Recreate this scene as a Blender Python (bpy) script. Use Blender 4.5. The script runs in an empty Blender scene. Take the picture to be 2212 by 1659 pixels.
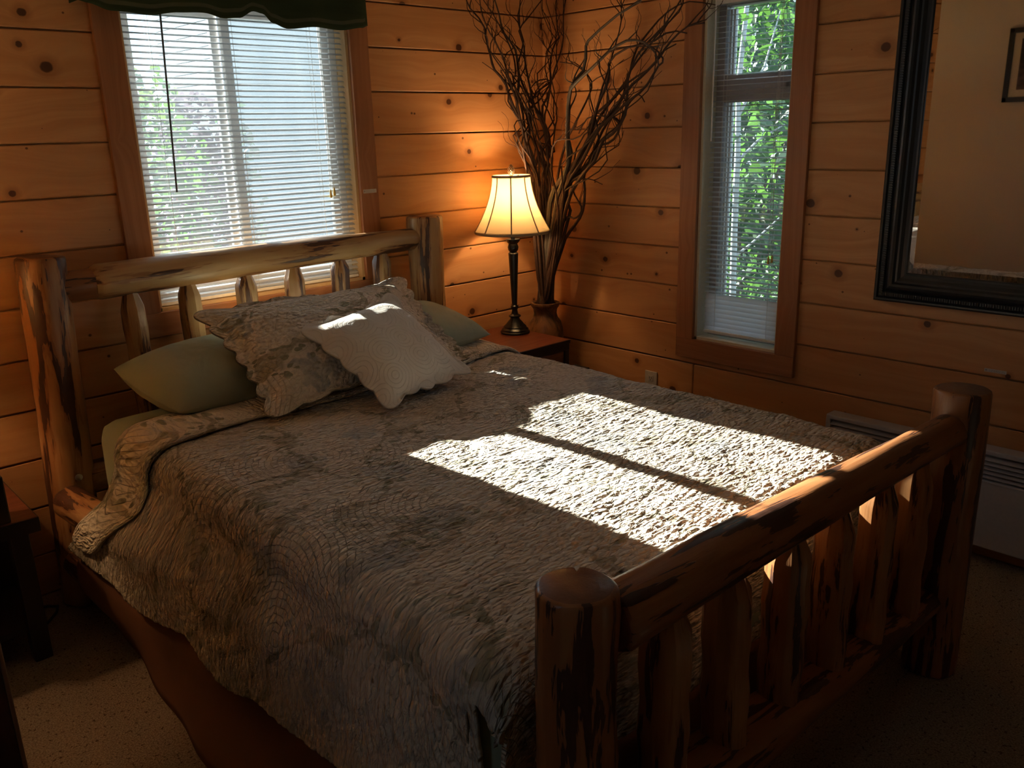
import bpy, bmesh, math, random
from mathutils import Vector, Matrix, noise
random.seed(7)
C = bpy.context.scene.collection
S = bpy.context.scene
# ---------------------------------------------------------------- camera
cd = bpy.data.cameras.new('camera'); cam = bpy.data.objects.new('camera', cd); C.objects.link(cam); S.camera = cam
cd.sensor_fit = 'HORIZONTAL'; cd.sensor_width = 36; cd.lens = 1847.06/2212*36; cd.clip_start = .05
cam.matrix_world = (Matrix.Translation((-3.211, -3.185, 1.559)) @ Matrix.Rotation(-.74610, 4, 'Z')
                    @ Matrix.Rotation(1.28442, 4, 'X') @ Matrix.Rotation(-.02771, 4, 'Z'))
# ---------------------------------------------------------------- sky, sun, exposure
w = bpy.data.worlds.new('sky'); S.world = w; w.use_nodes = True
bgn = w.node_tree.nodes['Background']; bgn.inputs['Color'].default_value = (.60, .80, 1, 1); bgn.inputs['Strength'].default_value = 3.0
sd = bpy.data.lights.new('sun', 'SUN'); sun = bpy.data.objects.new('sun', sd); C.objects.link(sun)
sd.energy = 40; sd.angle = math.radians(.55); sd.color = (1, .97, .92)
sun.rotation_euler = Vector((.045, -1, -.40)).to_track_quat('-Z', 'Y').to_euler()
def portal(name, loc, rot, sx, sy):
    l = bpy.data.lights.new(name, 'AREA'); l.shape = 'RECTANGLE'; l.size = sx; l.size_y = sy; l.cycles.is_portal = True
    o = bpy.data.objects.new(name, l); C.objects.link(o); o.location = loc; o.rotation_euler = rot
portal('window_portal', (-1.585, .15, 1.51), (math.radians(-90), 0, 0), .95, 1.15)
portal('window_portal', (.15, -1.16, 1.34), (math.radians(90), 0, math.radians(90)), .45, 1.45)
portal('window_portal', (-4.13, -2.48, 1.6), (math.radians(90), 0, math.radians(-90)), .4, .5)  # portal of the added fill window in the left wall
S.view_settings.view_transform = 'Standard'; S.view_settings.look = 'None'
S.view_settings.exposure = .27; S.view_settings.gamma = 1; S.view_settings.use_curve_mapping = False
S.cycles.max_bounces = 8; S.cycles.diffuse_bounces = 5; S.cycles.glossy_bounces = 4
S.cycles.transparent_max_bounces = 24; S.cycles.transmission_bounces = 4
S.cycles.caustics_reflective = False; S.cycles.caustics_refractive = False; S.cycles.sample_clamp_indirect = 16
S.cycles.use_denoising = True

# ---------------------------------------------------------------- node helper
class NT:
    def __init__(s, name):
        s.m = bpy.data.materials.new(name); s.m.use_nodes = True; s.t = s.m.node_tree
        s.b = s.t.nodes['Principled BSDF']; s.out = s.t.nodes['Material Output']
    def put(s, sock, v):
        if isinstance(v, bpy.types.NodeSocket): s.t.links.new(v, sock)
        elif v is not None:
            if isinstance(v, (tuple, list)) and len(v) == 3 and sock.type == 'RGBA': v = (*v, 1)
            sock.default_value = v
    def n(s, t, props=None, **k):
        nd = s.t.nodes.new('ShaderNode'+t)
        for a, b in (props or {}).items(): setattr(nd, a, b)
        for a, b in k.items(): s.put(nd.inputs[a.replace('_', ' ')], b)
        return nd
    def math(s, op, a, b=None, c=None, clamp=False):
        nd = s.t.nodes.new('ShaderNodeMath'); nd.operation = op; nd.use_clamp = clamp
        for i, v in enumerate((a, b, c)):
            if v is not None: s.put(nd.inputs[i], v)
        return nd.outputs[0]
    def mix(s, f, a, b, mode='MIX'):
        nd = s.t.nodes.new('ShaderNodeMix'); nd.data_type = 'RGBA'; nd.blend_type = mode
        s.put(nd.inputs[0], f); s.put(nd.inputs[6], a); s.put(nd.inputs[7], b); return nd.outputs[2]
    def ss(s, v, a, b):      # smooth step from a (0) to b (1)
        nd = s.t.nodes.new('ShaderNodeMapRange'); nd.interpolation_type = 'SMOOTHSTEP'
        s.put(nd.inputs[0], v); s.put(nd.inputs[1], a); s.put(nd.inputs[2], b); return nd.outputs[0]
    def uv(s, sx=1, sy=1, loc=(0, 0, 0), rot=0):
        t = s.n('TexCoord').outputs['UV']
        return s.n('Mapping', Vector=t, Scale=(sx, sy, 1), Location=loc, Rotation=(0, 0, rot)).outputs[0]
    def obj(s, sc=(1, 1, 1)):
        return s.n('Mapping', Vector=s.n('TexCoord').outputs['Object'], Scale=sc).outputs[0]
    def noise(s, v, scale=1, detail=3, rough=.5, dist=0):
        return s.n('TexNoise', Vector=v, Scale=scale, Detail=detail, Roughness=rough, Distortion=dist).outputs['Fac']
    def bump(s, h, strength=.5, dist=.01, normal=None):
        nd = s.n('Bump', Height=h, Strength=strength, Distance=dist)
        if normal is not None: s.put(nd.inputs['Normal'], normal)
        return nd.outputs[0]
    def fin(s, col=None, rough=None, normal=None, spec=None, metal=None, coat=None):
        if col is not None: s.put(s.b.inputs['Base Color'], col)
        if rough is not None: s.put(s.b.inputs['Roughness'], rough)
        if normal is not None: s.put(s.b.inputs['Normal'], normal)
        if spec is not None: s.put(s.b.inputs['Specular IOR Level'], spec)
        if metal is not None: s.put(s.b.inputs['Metallic'], metal)
        if coat is not None: s.put(s.b.inputs['Coat Weight'], coat); s.b.inputs['Coat Roughness'].default_value = .25
        return s.m

def plain(name, col, rough=.5, metal=0, spec=.5, bump=0, bscale=80):
    t = NT(name); c = col
    nz = t.noise(t.obj(), bscale, 3)
    c = t.mix(nz, tuple(x*.88 for x in col), tuple(min(1, x*1.1) for x in col))
    return t.fin(c, rough, t.bump(nz, .3, bump) if bump else None, spec, metal)

def pine(name, c1, c2, knots=1.0, rough=.38, gscale=1.0):
    t = NT(name)
    bv = t.n('Attribute', {'attribute_name': 'bv'}).outputs['Fac']
    uv = t.uv()
    warp = t.n('TexNoise', Vector=t.uv(1.6, 4), Scale=1, Detail=2)
    # knots
    k1 = t.n('TexVoronoi', {'voronoi_dimensions': '2D'}, Vector=t.uv(3.9, 4.4), Scale=1)
    r1 = t.math('MAXIMUM', t.math('MULTIPLY', t.math('SUBTRACT', t.n('SeparateColor', Color=k1.outputs['Color']).outputs[0], .38), .15), 0)
    d1 = t.math('ADD', k1.outputs['Distance'], t.math('MULTIPLY', t.math('SUBTRACT', t.noise(t.uv(60, 60), 1, 2), .5), .022))
    core1 = t.math('SUBTRACT', 1, t.ss(d1, t.math('MULTIPLY', r1, .7), t.math('ADD', r1, .0001)))
    halo1 = t.math('SUBTRACT', 1, t.ss(d1, r1, t.math('ADD', t.math('MULTIPLY', r1, 2.6), .0001)))
    k2 = t.n('TexVoronoi', {'voronoi_dimensions': '2D'}, Vector=t.uv(7.6, 8.6, (3.3, 1.7, 0)), Scale=1)
    r2 = t.math('MAXIMUM', t.math('MULTIPLY', t.math('SUBTRACT', t.n('SeparateColor', Color=k2.outputs['Color']).outputs[1], .55), .13), 0)
    core2 = t.math('SUBTRACT', 1, t.ss(k2.outputs['Distance'], t.math('MULTIPLY', r2, .5), t.math('ADD', r2, .0001)))
    # grain lines that bend round the knots
    bend = t.math('MULTIPLY', t.math('POWER', 2.718, t.math('MULTIPLY', k1.outputs['Distance'], -9)), t.math('MULTIPLY', r1, 30))
    gx = t.n('SeparateXYZ', Vector=uv)
    gv = t.math('ADD', t.math('MULTIPLY', gx.outputs[1], 26*gscale), t.math('ADD', t.math('MULTIPLY', warp.outputs['Fac'], 5), bend))
    gvec = t.n('CombineXYZ', X=t.math('MULTIPLY', gx.outputs[0], 1.1), Y=gv, Z=0).outputs[0]
    g = t.noise(gvec, 1, 3, .6)
    fine = t.noise(t.uv(7, 330), 1, 2)
    base = t.mix(t.ss(g, .3, .7), c1, c2)
    base = t.mix(t.math('MULTIPLY', fine, .25), base, tuple(x*.72 for x in c1))
    base = t.mix(t.math('MULTIPLY', bv, .5), base, tuple(x*y for x, y in zip(c1, (.72, .62, .5))))
    base = t.mix(t.math('MULTIPLY', halo1, .5*knots), base, (.26, .09, .025))
    base = t.mix(t.math('MULTIPLY', core1, .9*knots), base, (.06, .018, .007))
    base = t.mix(t.math('MULTIPLY', core2, .85*knots), base, (.07, .022, .008))
    return t.fin(base, t.math('ADD', rough, t.math('MULTIPLY', g, .12)), t.bump(t.math('ADD', fine, t.math('MULTIPLY', g, .6)), .18, .0012), .4)

def logwood(name, c1, c2, bark=(.035, .014, .008), amount=.55, freq=(30, 30, 3.2)):
    t = NT(name)
    lc = t.n('Attribute', {'attribute_name': 'lc'}).outputs['Vector']
    def mp(sc): return t.n('Mapping', Vector=lc, Scale=sc).outputs[0]
    a = t.noise(mp(freq), 1, 4, .62, .3)
    b = t.noise(mp((freq[0]*.6, freq[1]*.6, freq[2]*.7)), 1.0, 3, .6)
    e = t.noise(mp((190, 190, 6)), 1, 2)
    kn = t.n('TexVoronoi', Vector=mp((9, 9, 4.2)), Scale=1)
    kr = t.math('MAXIMUM', t.math('MULTIPLY', t.math('SUBTRACT', t.n('SeparateColor', Color=kn.outputs['Color']).outputs[0], .6), .28), 0)
    knot = t.math('SUBTRACT', 1, t.ss(kn.outputs['Distance'], t.math('MULTIPLY', kr, .6), t.math('ADD', kr, .0001)))
    base = t.mix(t.ss(b, .38, .62), c1, c2)
    base = t.mix(t.math('MULTIPLY', e, .35), base, tuple(x*.55 for x in c1))
    camb = t.ss(a, amount-.055, amount-.03)
    base = t.mix(t.math('MULTIPLY', camb, .6), base, (.26, .09, .028))
    dark = t.ss(a, amount, amount+.014)
    dk = t.mix(t.noise(mp((60, 60, 20)), 1, 3), bark, tuple(x*2.4 for x in bark))
    base = t.mix(dark, base, dk)
    base = t.mix(t.math('MULTIPLY', knot, .9), base, (.04, .014, .006))
    h = t.math('ADD', t.math('MULTIPLY', e, .25), t.math('ADD', t.math('MULTIPLY', dark, .5), t.math('MULTIPLY', a, .5)))
    return t.fin(base, t.math('ADD', .27, t.math('MULTIPLY', e, .2)), t.bump(h, .45, .004), .45)

PINE = pine('knotty_pine', (.65, .335, .142), (.53, .24, .088))
CASING = pine('fir_casing', (.40, .175, .075), (.32, .13, .052), knots=0, rough=.42, gscale=2.2)
CREAM = plain('cream_jamb', (.74, .67, .50), .6)
REVEAL = pine('window_reveal_wood', (.70, .50, .27), (.58, .38, .19), knots=0, rough=.5)
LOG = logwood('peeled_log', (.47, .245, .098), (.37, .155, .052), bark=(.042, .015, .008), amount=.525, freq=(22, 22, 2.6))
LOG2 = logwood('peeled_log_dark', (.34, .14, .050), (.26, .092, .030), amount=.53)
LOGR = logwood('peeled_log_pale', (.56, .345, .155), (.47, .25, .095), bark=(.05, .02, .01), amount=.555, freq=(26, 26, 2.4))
LOG3 = logwood('hewn_spindle', (.48, .30, .135), (.42, .22, .085), bark=(.05, .02, .01), amount=.56, freq=(32, 32, 3.4))
LOGEND = logwood('log_end_grain', (.22, .085, .035), (.17, .06, .026), amount=.75)

# ---------------------------------------------------------------- mesh helpers
def link(name, verts, faces, m, parent=None, smooth=False, uvs=None, bv=None, lc=None, mi=None, sharp=None):
    me = bpy.data.meshes.new(name); me.from_pydata([tuple(v) for v in verts], [], faces)
    for x in (m if isinstance(m, (list, tuple)) else [m]): me.materials.append(x)
    if uvs is not None:
        L = me.uv_layers.new(name='UVMap')
        if isinstance(uvs, dict):
            pass
        else:
            k = 0
            for p in me.polygons:
                for li in p.loop_indices:
                    L.data[li].uv = uvs[k]; k += 1
    if bv is not None:
        at = me.attributes.new('bv', 'FLOAT', 'FACE')
        at.data.foreach_set('value', bv)
    if lc is not None:
        at = me.attributes.new('lc', 'FLOAT_VECTOR', 'POINT')
        at.data.foreach_set('vector', [c for v in lc for c in v])
    if mi is not None: me.polygons.foreach_set('material_index', mi)
    if smooth: me.polygons.foreach_set('use_smooth', [True]*len(me.polygons))
    me.update()
    o = bpy.data.objects.new(name, me); C.objects.link(o)
    if parent is not None:
        o.parent = parent
        o.matrix_parent_inverse = Matrix.Translation(-parent.location) if parent.type == 'EMPTY' else Matrix.Identity(4)
    return o
def tag(o, label=None, cat=None, group=None, kind=None):
    for k, v in (('label', label), ('category', cat), ('group', group), ('kind', kind)):
        if v: o[k] = v
    return o
def thing(name, label, cat, loc, group=None):
    o = bpy.data.objects.new(name, None); C.objects.link(o); o.location = loc; o.empty_display_size = .1
    return tag(o, label, cat, group)

class MB:
    """collects geometry in world coordinates; build() links it as one mesh"""
    def __init__(s): s.v = []; s.f = []; s.uv = []; s.bv = []; s.lc = []; s.mi = []
    def poly(s, pts, uvs=None, bv=0, mi=0):
        i = len(s.v); s.v += [Vector(p) for p in pts]; s.f.append(list(range(i, i+len(pts))))
        if uvs is None:
            a, b, c = Vector(pts[0]), Vector(pts[1]), Vector(pts[2]); nn = (b-a).cross(c-a); k = max(range(3), key=lambda q: abs(nn[q]))
            ax = [q for q in range(3) if q != k]
            uvs = [(p[ax[0]], p[ax[1]]) for p in pts]
        s.uv += uvs; s.bv.append(bv); s.mi.append(mi)
    def box(s, a, b, bev=0, along=None, bv=0, off=(0, 0), mi=0):
        """box from a to b; UV u runs along the longest (or given) axis"""
        a, b = Vector([min(x, y) for x, y in zip(a, b)]), Vector([max(x, y) for x, y in zip(a, b)])
        bm = bmesh.new(); bmesh.ops.create_cube(bm, size=1)
        d = b-a
        for v in bm.verts: v.co = Vector([a[i]+(v.co[i]+.5)*d[i] for i in range(3)])
        if bev: bmesh.ops.bevel(bm, geom=bm.edges[:], offset=min(bev, min(d)*.45), segments=2, profile=.5, affect='EDGES')
        L = along if along is not None else max(range(3), key=lambda q: d[q])
        i0 = len(s.v); s.v += [v.co.copy() for v in bm.verts]; bm.verts.index_update()
        for f in bm.faces:
            s.f.append([i0+v.index for v in f.verts]); k = max(range(3), key=lambda q: abs(f.normal[q]))
            ot = [q for q in range(3) if q != k and q != L]; ot = ot[0]
            if k == L: s.uv += [(v.co[(L+1) % 3]+off[0], v.co[(L+2) % 3]+off[1]) for v in f.verts]
            else: s.uv += [(v.co[L]+off[0], v.co[ot]+off[1]) for v in f.verts]
            s.bv.append(bv); s.mi.append(mi)
        bm.free(); return s
    def grid(s, rows, closed_u=False, closed_v=False, uvs=None, mi=0):
        """rows: list of rows of points; closed_u closes each row"""
        i0 = len(s.v); nr, nc = len(rows), len(rows[0])
        for r in rows: s.v += [Vector(p) for p in r]
        for i in range(nr if closed_v else nr-1):
            for j in range(nc if closed_u else nc-1):
                i2, j2 = (i+1) % nr, (j+1) % nc
                s.f.append([i0+i*nc+j, i0+i*nc+j2, i0+i2*nc+j2, i0+i2*nc+j])
                if uvs: s.uv += [uvs(i, j), uvs(i, j+1), uvs(i+1, j+1), uvs(i+1, j)]
                else: s.uv += [(i/nr, j/nc), (i/nr, (j+1)/nc), ((i+1)/nr, (j+1)/nc), ((i+1)/nr, j/nc)]
                s.bv.append(0); s.mi.append(mi)
        return i0
    def cap(s, idx, mi=0):
        s.f.append(list(idx)); s.uv += [(s.v[i][0], s.v[i][1]) for i in idx]; s.bv.append(0); s.mi.append(mi)
    def tube(s, pts, rad, n=8, caps=True):
        pts = [Vector(p) for p in pts]; rows = []
        up = None
        for i, p in enumerate(pts):
            d = (pts[min(i+1, len(pts)-1)]-pts[max(i-1, 0)]).normalized()
            if up is None: up = d.orthogonal().normalized()
            up = (up - d*up.dot(d)).normalized(); sd_ = d.cross(up)
            r = rad[i] if isinstance(rad, (list, tuple)) else rad
            rows.append([p+(up*math.cos(2*math.pi*k/n)+sd_*math.sin(2*math.pi*k/n))*r for k in range(n)])
        i0 = s.grid(rows, closed_u=True)
        if caps:
            s.cap([i0+k for k in range(n)][::-1]); s.cap([i0+(len(rows)-1)*n+k for k in range(n)])
        return s
    def lathe(s, prof, c, n=32, caps=True):
        rows = [[Vector((c[0]+r*math.cos(2*math.pi*k/n), c[1]+r*math.sin(2*math.pi*k/n), c[2]+z)) for k in range(n)] for r, z in prof]
        i0 = s.grid(rows, closed_u=True)
        if caps:
            s.cap([i0+k for k in range(n)][::-1]); s.cap([i0+(len(rows)-1)*n+k for k in range(n)])
        return s
    def build(s, name, m, parent=None, smooth=False, lc=False):
        o = link(name, s.v, s.f, m, parent, smooth, s.uv, s.bv, s.lc if lc else None, s.mi)
        if smooth:
            try: o.data.set_sharp_from_angle(angle=math.radians(38))
            except Exception: pass
        return o

def structure(o): o['kind'] = 'structure'; return o

# ---------------------------------------------------------------- the room
BH = .176; ZT = 2.091           # board height; board lines at z = ZT - BH*i
CEIL = 2.44; RX0, RY0 = -4.0, -5.3; TH = .14
def board_wall(name, axis, length, hole, joints=()):
    """tongue and groove boards; axis 'x': the back wall y=0, boards run along -x; 'y': the right wall x=0"""
    mb = MB(); bev = .0062
    rows = range(-3, 13)
    def pt(u, d, z): return (u, d, z) if axis == 'x' else (d, u, z)
    def piece(u0, u1, z0, z1, bt, bb, bl, br, seed):
        bvv = random.random()**1.5; off = (random.uniform(0, 40), random.uniform(0, 40))
        z0c = max(z0, -.0); z1c = min(z1, CEIL+.02)
        if z1c-z0c < .004: return
        b_ = lambda f: bev if f else 0
        ua, ub = u0+b_(bl), u1-b_(br); za, zb = z0c+b_(bb), z1c-b_(bt)*.8
        F = 0.0; Bk = .0040
        def q(pts):
            uvs = [(p[0]+off[0], p[2]+off[1]) for p in pts]
            P = [pt(*p) for p in pts]
            if axis == 'x': P = P[::-1]; uvs = uvs[::-1]
            mb.poly(P, uvs, bvv)
        # front face, bevels, then the body behind
        q([(ua, F, za), (ua, F, zb), (ub, F, zb), (ub, F, za)])
        q([(ua, F, zb), (u0, Bk*bool(bl), z1c), (u1, Bk*bool(br), z1c), (ub, F, zb)] if False else [(ua, F, zb), (ua, Bk*bool(bt), z1c), (ub, Bk*bool(bt), z1c), (ub, F, zb)])
        q([(ua, Bk*bool(bb), z0c), (ua, F, za), (ub, F, za), (ub, Bk*bool(bb), z0c)])
        if bl: q([(u0, Bk, z0c), (u0, Bk, z1c), (ua, F, zb), (ua, F, za)])
        if br: q([(ub, F, za), (ub, F, zb), (u1, Bk, z1c), (u1, Bk, z0c)])
        # end, top, bottom and rear faces of the board body
        q([(u0, TH, z0c), (u0, TH, z1c), (u0, Bk*bool(bl), z1c), (u0, Bk*bool(bl), z0c)])
        q([(u1, 0, z0c), (u1, 0, z1c), (u1, TH, z1c), (u1, TH, z0c)])
        q([(u0, 0, z1c), (u0, TH, z1c), (u1, TH, z1c), (u1, 0, z1c)])
        q([(u0, TH, z0c), (u0, 0, z0c), (u1, 0, z0c), (u1, TH, z0c)])
        q([(u1, TH, z0c), (u1, TH, z1c), (u0, TH, z1c), (u0, TH, z0c)])
    u_lo, u_hi = length
    for i in rows:
        z1, z0 = ZT-BH*i, ZT-BH*(i+1)
        cuts = [(u_lo, u_hi, z0, z1, 1, 1)]
        if hole and z1 > hole[2] and z0 < hole[3]:
            cuts = [(u_lo, hole[0], z0, z1, 1, 1), (hole[1], u_hi, z0, z1, 1, 1)]
            if z0 < hole[2]: cuts.append((hole[0], hole[1], z0, hole[2], 0, 1))
            if z1 > hole[3]: cuts.append((hole[0], hole[1], hole[3], z1, 1, 0))
        for (a, b, c, d, bt, bb) in cuts:
            js = [j for (r, j) in joints if r == i and a < j < b]
            e = [a]+js+[b]
            for k in range(len(e)-1): piece(e[k], e[k+1], c, d, bt, bb, k > 0, k < len(e)-2, i)
    o = mb.build(name, PINE); return structure(o)
WB = (-2.040, -1.130, .953, 2.075)          # window 1 opening: x0, x1, z0, z1
WR = (-1.371, -.952, .627, 2.075)           # window 2 opening: y0, y1, z0, z1
board_wall('wall_back', 'x', (RX0-.1, 0.14), WB, [(10, -3.2), (3, -3.5), (12, -.5)])
board_wall('wall_right', 'y', (RY0-.1, 0.0), WR, [(9, -.952), (3, -3.0), (6, -3.6)])
DRY = plain('beige_drywall', (.60, .55, .46), .85, bump=.001, bscale=220)
mb = MB(); mb.box((RX0-.12, RY0-.12, 0), (RX0, -2.68, CEIL)); mb.box((RX0-.12, -2.28, 0), (RX0, 0, CEIL)); mb.box((RX0-.12, -2.68, 0), (RX0, -2.28, 1.35)); mb.box((RX0-.12, -2.68, 1.85), (RX0, -2.28, CEIL)); structure(mb.build('wall_left', DRY))
mb = MB(); mb.box((RX0-.12, RY0-.12, 0), (.14, RY0, CEIL)); structure(mb.build('wall_front', DRY))
mb = MB(); mb.box((RX0-.12, RY0-.12, CEIL), (.16, .16, CEIL+.1)); structure(mb.build('ceiling', plain('cream_ceiling', (.62, .56, .47), .9, bump=.001)))
t = NT('speckled_carpet')
o1 = t.obj(); na = t.noise(o1, 190, 2, .7); nb = t.noise(o1, 5, 3); nc_ = t.noise(o1, 75, 2, .7)
c = t.mix(t.ss(na, .35, .65), (.24, .165, .105), (.44, .33, .23)); c = t.mix(t.ss(nc_, .60, .66), c, (.09, .045, .022)); c = t.mix(t.math('MULTIPLY', nb, .35), c, (.24, .17, .11))
CARPET = t.fin(c, .95, t.bump(t.math('ADD', na, nc_), .9, .006), .1)
mb = MB(); mb.box((RX0-.1, RY0-.1, -.12), (.14, .14, 0)); structure(mb.build('floor', CARPET))

# ---------------------------------------------------------------- windows
VINYL = plain('white_vinyl', (.80, .80, .78), .4)
t = NT('window_glass')
tr = t.n('BsdfTransparent', Color=(.93, .96, .95, 1)); gl = t.n('BsdfGlossy', Color=(1, 1, 1, 1), Roughness=.02)
fr = t.n('Fresnel', IOR=1.45)
mx = t.n('MixShader', Fac=fr.outputs[0]); t.t.links.new(tr.outputs[0], mx.inputs[1]); t.t.links.new(gl.outputs[0], mx.inputs[2])
haze_veil = t.n('BsdfTranslucent', Color=(.85, .92, 1, 1)); m2 = t.n('MixShader', Fac=t.math('ADD', .004, t.math('MULTIPLY', t.noise(t.obj((9, 9, 3)), 1, 3), .018))); t.t.links.new(mx.outputs[0], m2.inputs[1]); t.t.links.new(haze_veil.outputs[0], m2.inputs[2]); t.t.links.new(m2.outputs[0], t.out.inputs[0])  # translucent veil added so the view looks pale and hazy
GLASS = t.m
t = NT('insect_screen')
tr = t.n('BsdfTransparent'); df = t.n('BsdfTranslucent', Color=(.065, .078, .088, 1))
mx = t.n('MixShader', Fac=.34); t.t.links.new(tr.outputs[0], mx.inputs[1]); t.t.links.new(df.outputs[0], mx.inputs[2]); t.t.links.new(mx.outputs[0], t.out.inputs[0])
SCREEN = t.m
def frame_boards(mb, sw, u0, u1, z0, z1, wd, d0, d1, bev=.002, top=True):
    """a rectangular frame of boards outside (u0..u1, z0..z1), wd wide, from depth d0 to d1"""
    P = (lambda u, d, z: (u, d, z)) if sw == 'x' else (lambda u, d, z: (d, u, z))
    for (a, b, c, d) in ((u0-wd, u0, z0, z1), (u1, u1+wd, z0, z1), (u0-wd, u1+wd, z0-wd, z0)) + (((u0-wd, u1+wd, z1, z1+wd),) if top else ()):
        mb.box(P(a, d0, c), P(b, d1, d), bev, off=(random.uniform(0, 9), random.uniform(0, 9)))
    return mb
w1 = bpy.data.objects.new('window_1', None); C.objects.link(w1); w1.location = (-1.585, .07, .953); w1['kind'] = 'structure'
frame_boards(MB(), 'x', WB[0], WB[1], WB[2], WB[3], .089, -.019, 0).build('window_casing', CASING, w1)
mb = MB(); f = .012
mb.box((WB[0], 0, WB[2]), (WB[0]+f, .135, WB[3])); mb.box((WB[1]-f, 0, WB[2]), (WB[1], .135, WB[3]))
mb.box((WB[0], 0, WB[2]), (WB[1], .135, WB[2]+f)); mb.box((WB[0], 0, WB[3]-f), (WB[1], .135, WB[3])); mb.build('window_reveal', REVEAL, w1)
mb = MB(); frame_boards(mb, 'x', WB[0]+.045, WB[1]-.045, WB[2]+.045, WB[3]-.045, .033, .075, .14, .003).build('window_frame', VINYL, w1)
mb = MB(); frame_boards(mb, 'x', WB[0]+.077, -1.665, WB[2]+.075, WB[3]-.075, .032, .108, .132, .003).build('window_sash', VINYL, w1)
s2 = MB(); frame_boards(s2, 'x', -1.600, WB[1]-.077, WB[2]+.075, WB[3]-.075, .034, .080, .104, .003).build('window_sash', VINYL, w1)
for (a, b, d) in ((WB[0]+.07, -1.66, .12), (-1.605, WB[1]-.07, .092)):
    mb = MB(); mb.box((a, d, WB[2]+.07), (b, d+.003, WB[3]-.07)); mb.build('window_pane', GLASS, w1)
mb = MB(); mb.poly([(-1.62, .139, WB[2]+.05), (WB[1]-.05, .139, WB[2]+.05), (WB[1]-.05, .139, WB[3]-.05), (-1.62, .139, WB[3]-.05)])
mb.build('insect_screen', SCREEN, w1)

w2 = bpy.data.objects.new('window_2', None); C.objects.link(w2); w2.location = (.07, -1.16, .627); w2['kind'] = 'structure'
frame_boards(MB(), 'y', WR[0], WR[1], WR[2], WR[3], .089, -.019, 0).build('window_casing', CASING, w2)
mb = MB()
mb.box((0, WR[0], WR[2]), (.135, WR[0]+f, WR[3])); mb.box((0, WR[1]-f, WR[2]), (.135, WR[1], WR[3]))
mb.box((0, WR[0], WR[2]), (.135, WR[1], WR[2]+f)); mb.box((0, WR[0], WR[3]-f), (.135, WR[1], WR[3])); mb.build('window_reveal', CREAM, w2)
GREYV = plain('grey_sash', (.42, .38, .38), .45)
mb = MB(); frame_boards(mb, 'y', WR[0]+.04, WR[1]-.05, WR[2]+.05, WR[3]-.04, .036, .08, .14, .003).build('window_frame', GREYV, w2)
mb = MB(); mb.box((.085, WR[0]+.02, 1.655), (.125, WR[1]-.02, 1.765), .004)
mb.box((.07, -1.30, 1.70), (.088, -1.20, 1.728), .004); mb.build('meeting_rail', GREYV, w2)
mb = MB()
for (c, d) in ((WR[2]+.07, 1.655), (1.765, WR[3]-.05)):
    mb.box((.10, WR[1]-.066, c), (.118, WR[1]-.056, d)); mb.box((.10, WR[1]-.082, c), (.118, WR[1]-.072, d))
mb.build('window_sash', VINYL, w2)
mb = MB(); mb.box((.11, WR[0]+.03, WR[2]+.04), (.113, WR[1]-.045, WR[3]-.03)); mb.build('window_pane', GLASS, w2)
w3 = bpy.data.objects.new('added_fill_window', None); C.objects.link(w3); w3.location = (-4.06, -2.5, 1.2); w3['kind'] = 'structure'  # unseen window, added to let fill daylight onto the bed side and walls
mb = MB(); frame_boards(mb, 'y', -2.65, -2.31, 1.38, 1.82, .04, -4.11, -4.05, .003).build('window_frame', VINYL, w3)
frame_boards(MB(), 'y', -2.68, -2.28, 1.35, 1.85, .089, -4.0, -3.981, .002).build('window_casing', CASING, w3)
mb = MB(); mb.box((-4.085, -2.66, 1.37), (-4.082, -2.30, 1.83)); mb.build('window_pane', GLASS, w3)
# warning stickers
STK = plain('faded_label', (.56, .52, .46), .5)
INK = plain('faded_ink', (.30, .27, .25), .6)
def sticker(P, u0, u1, z0, z1, label, sh=0):
    root = thing('warning_sticker', label, 'sticker', P(u0, 0, z0))
    h = z1-z0; mb = MB(); mb.box(P(u0, 0, z0), P(u1, -.0006, z1)); mb.build('label_sheet', STK, root)
    mb = MB(); wd = u1-u0
    for r in range(2):
        x = u0+wd*.2; zc = z0+h*(.66-.34*r)
        while abs(x-u0) < abs(wd)*.9:
            l = wd*random.uniform(.05, .12); mb.box(P(x, -.0005, zc-.0008), P(x+l, -.0009, zc+.0008)); x += l+wd*.03
    mb.box(P(u0+wd*.05, -.0005, z0+h*.3), P(u0+wd*.13, -.0009, z0+h*.72)); mb.build('printed_lines', INK, root)
sticker(lambda u, d, z: (u, d-.019, z), -1.119, -1.052, 1.324, 1.340, 'small pale warning sticker on the right casing of the wide window')
sticker(lambda u, d, z: (d, u, z), -2.184, -2.256, .700, .712, 'small faded warning sticker on the pine boards below the mirror')

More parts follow.
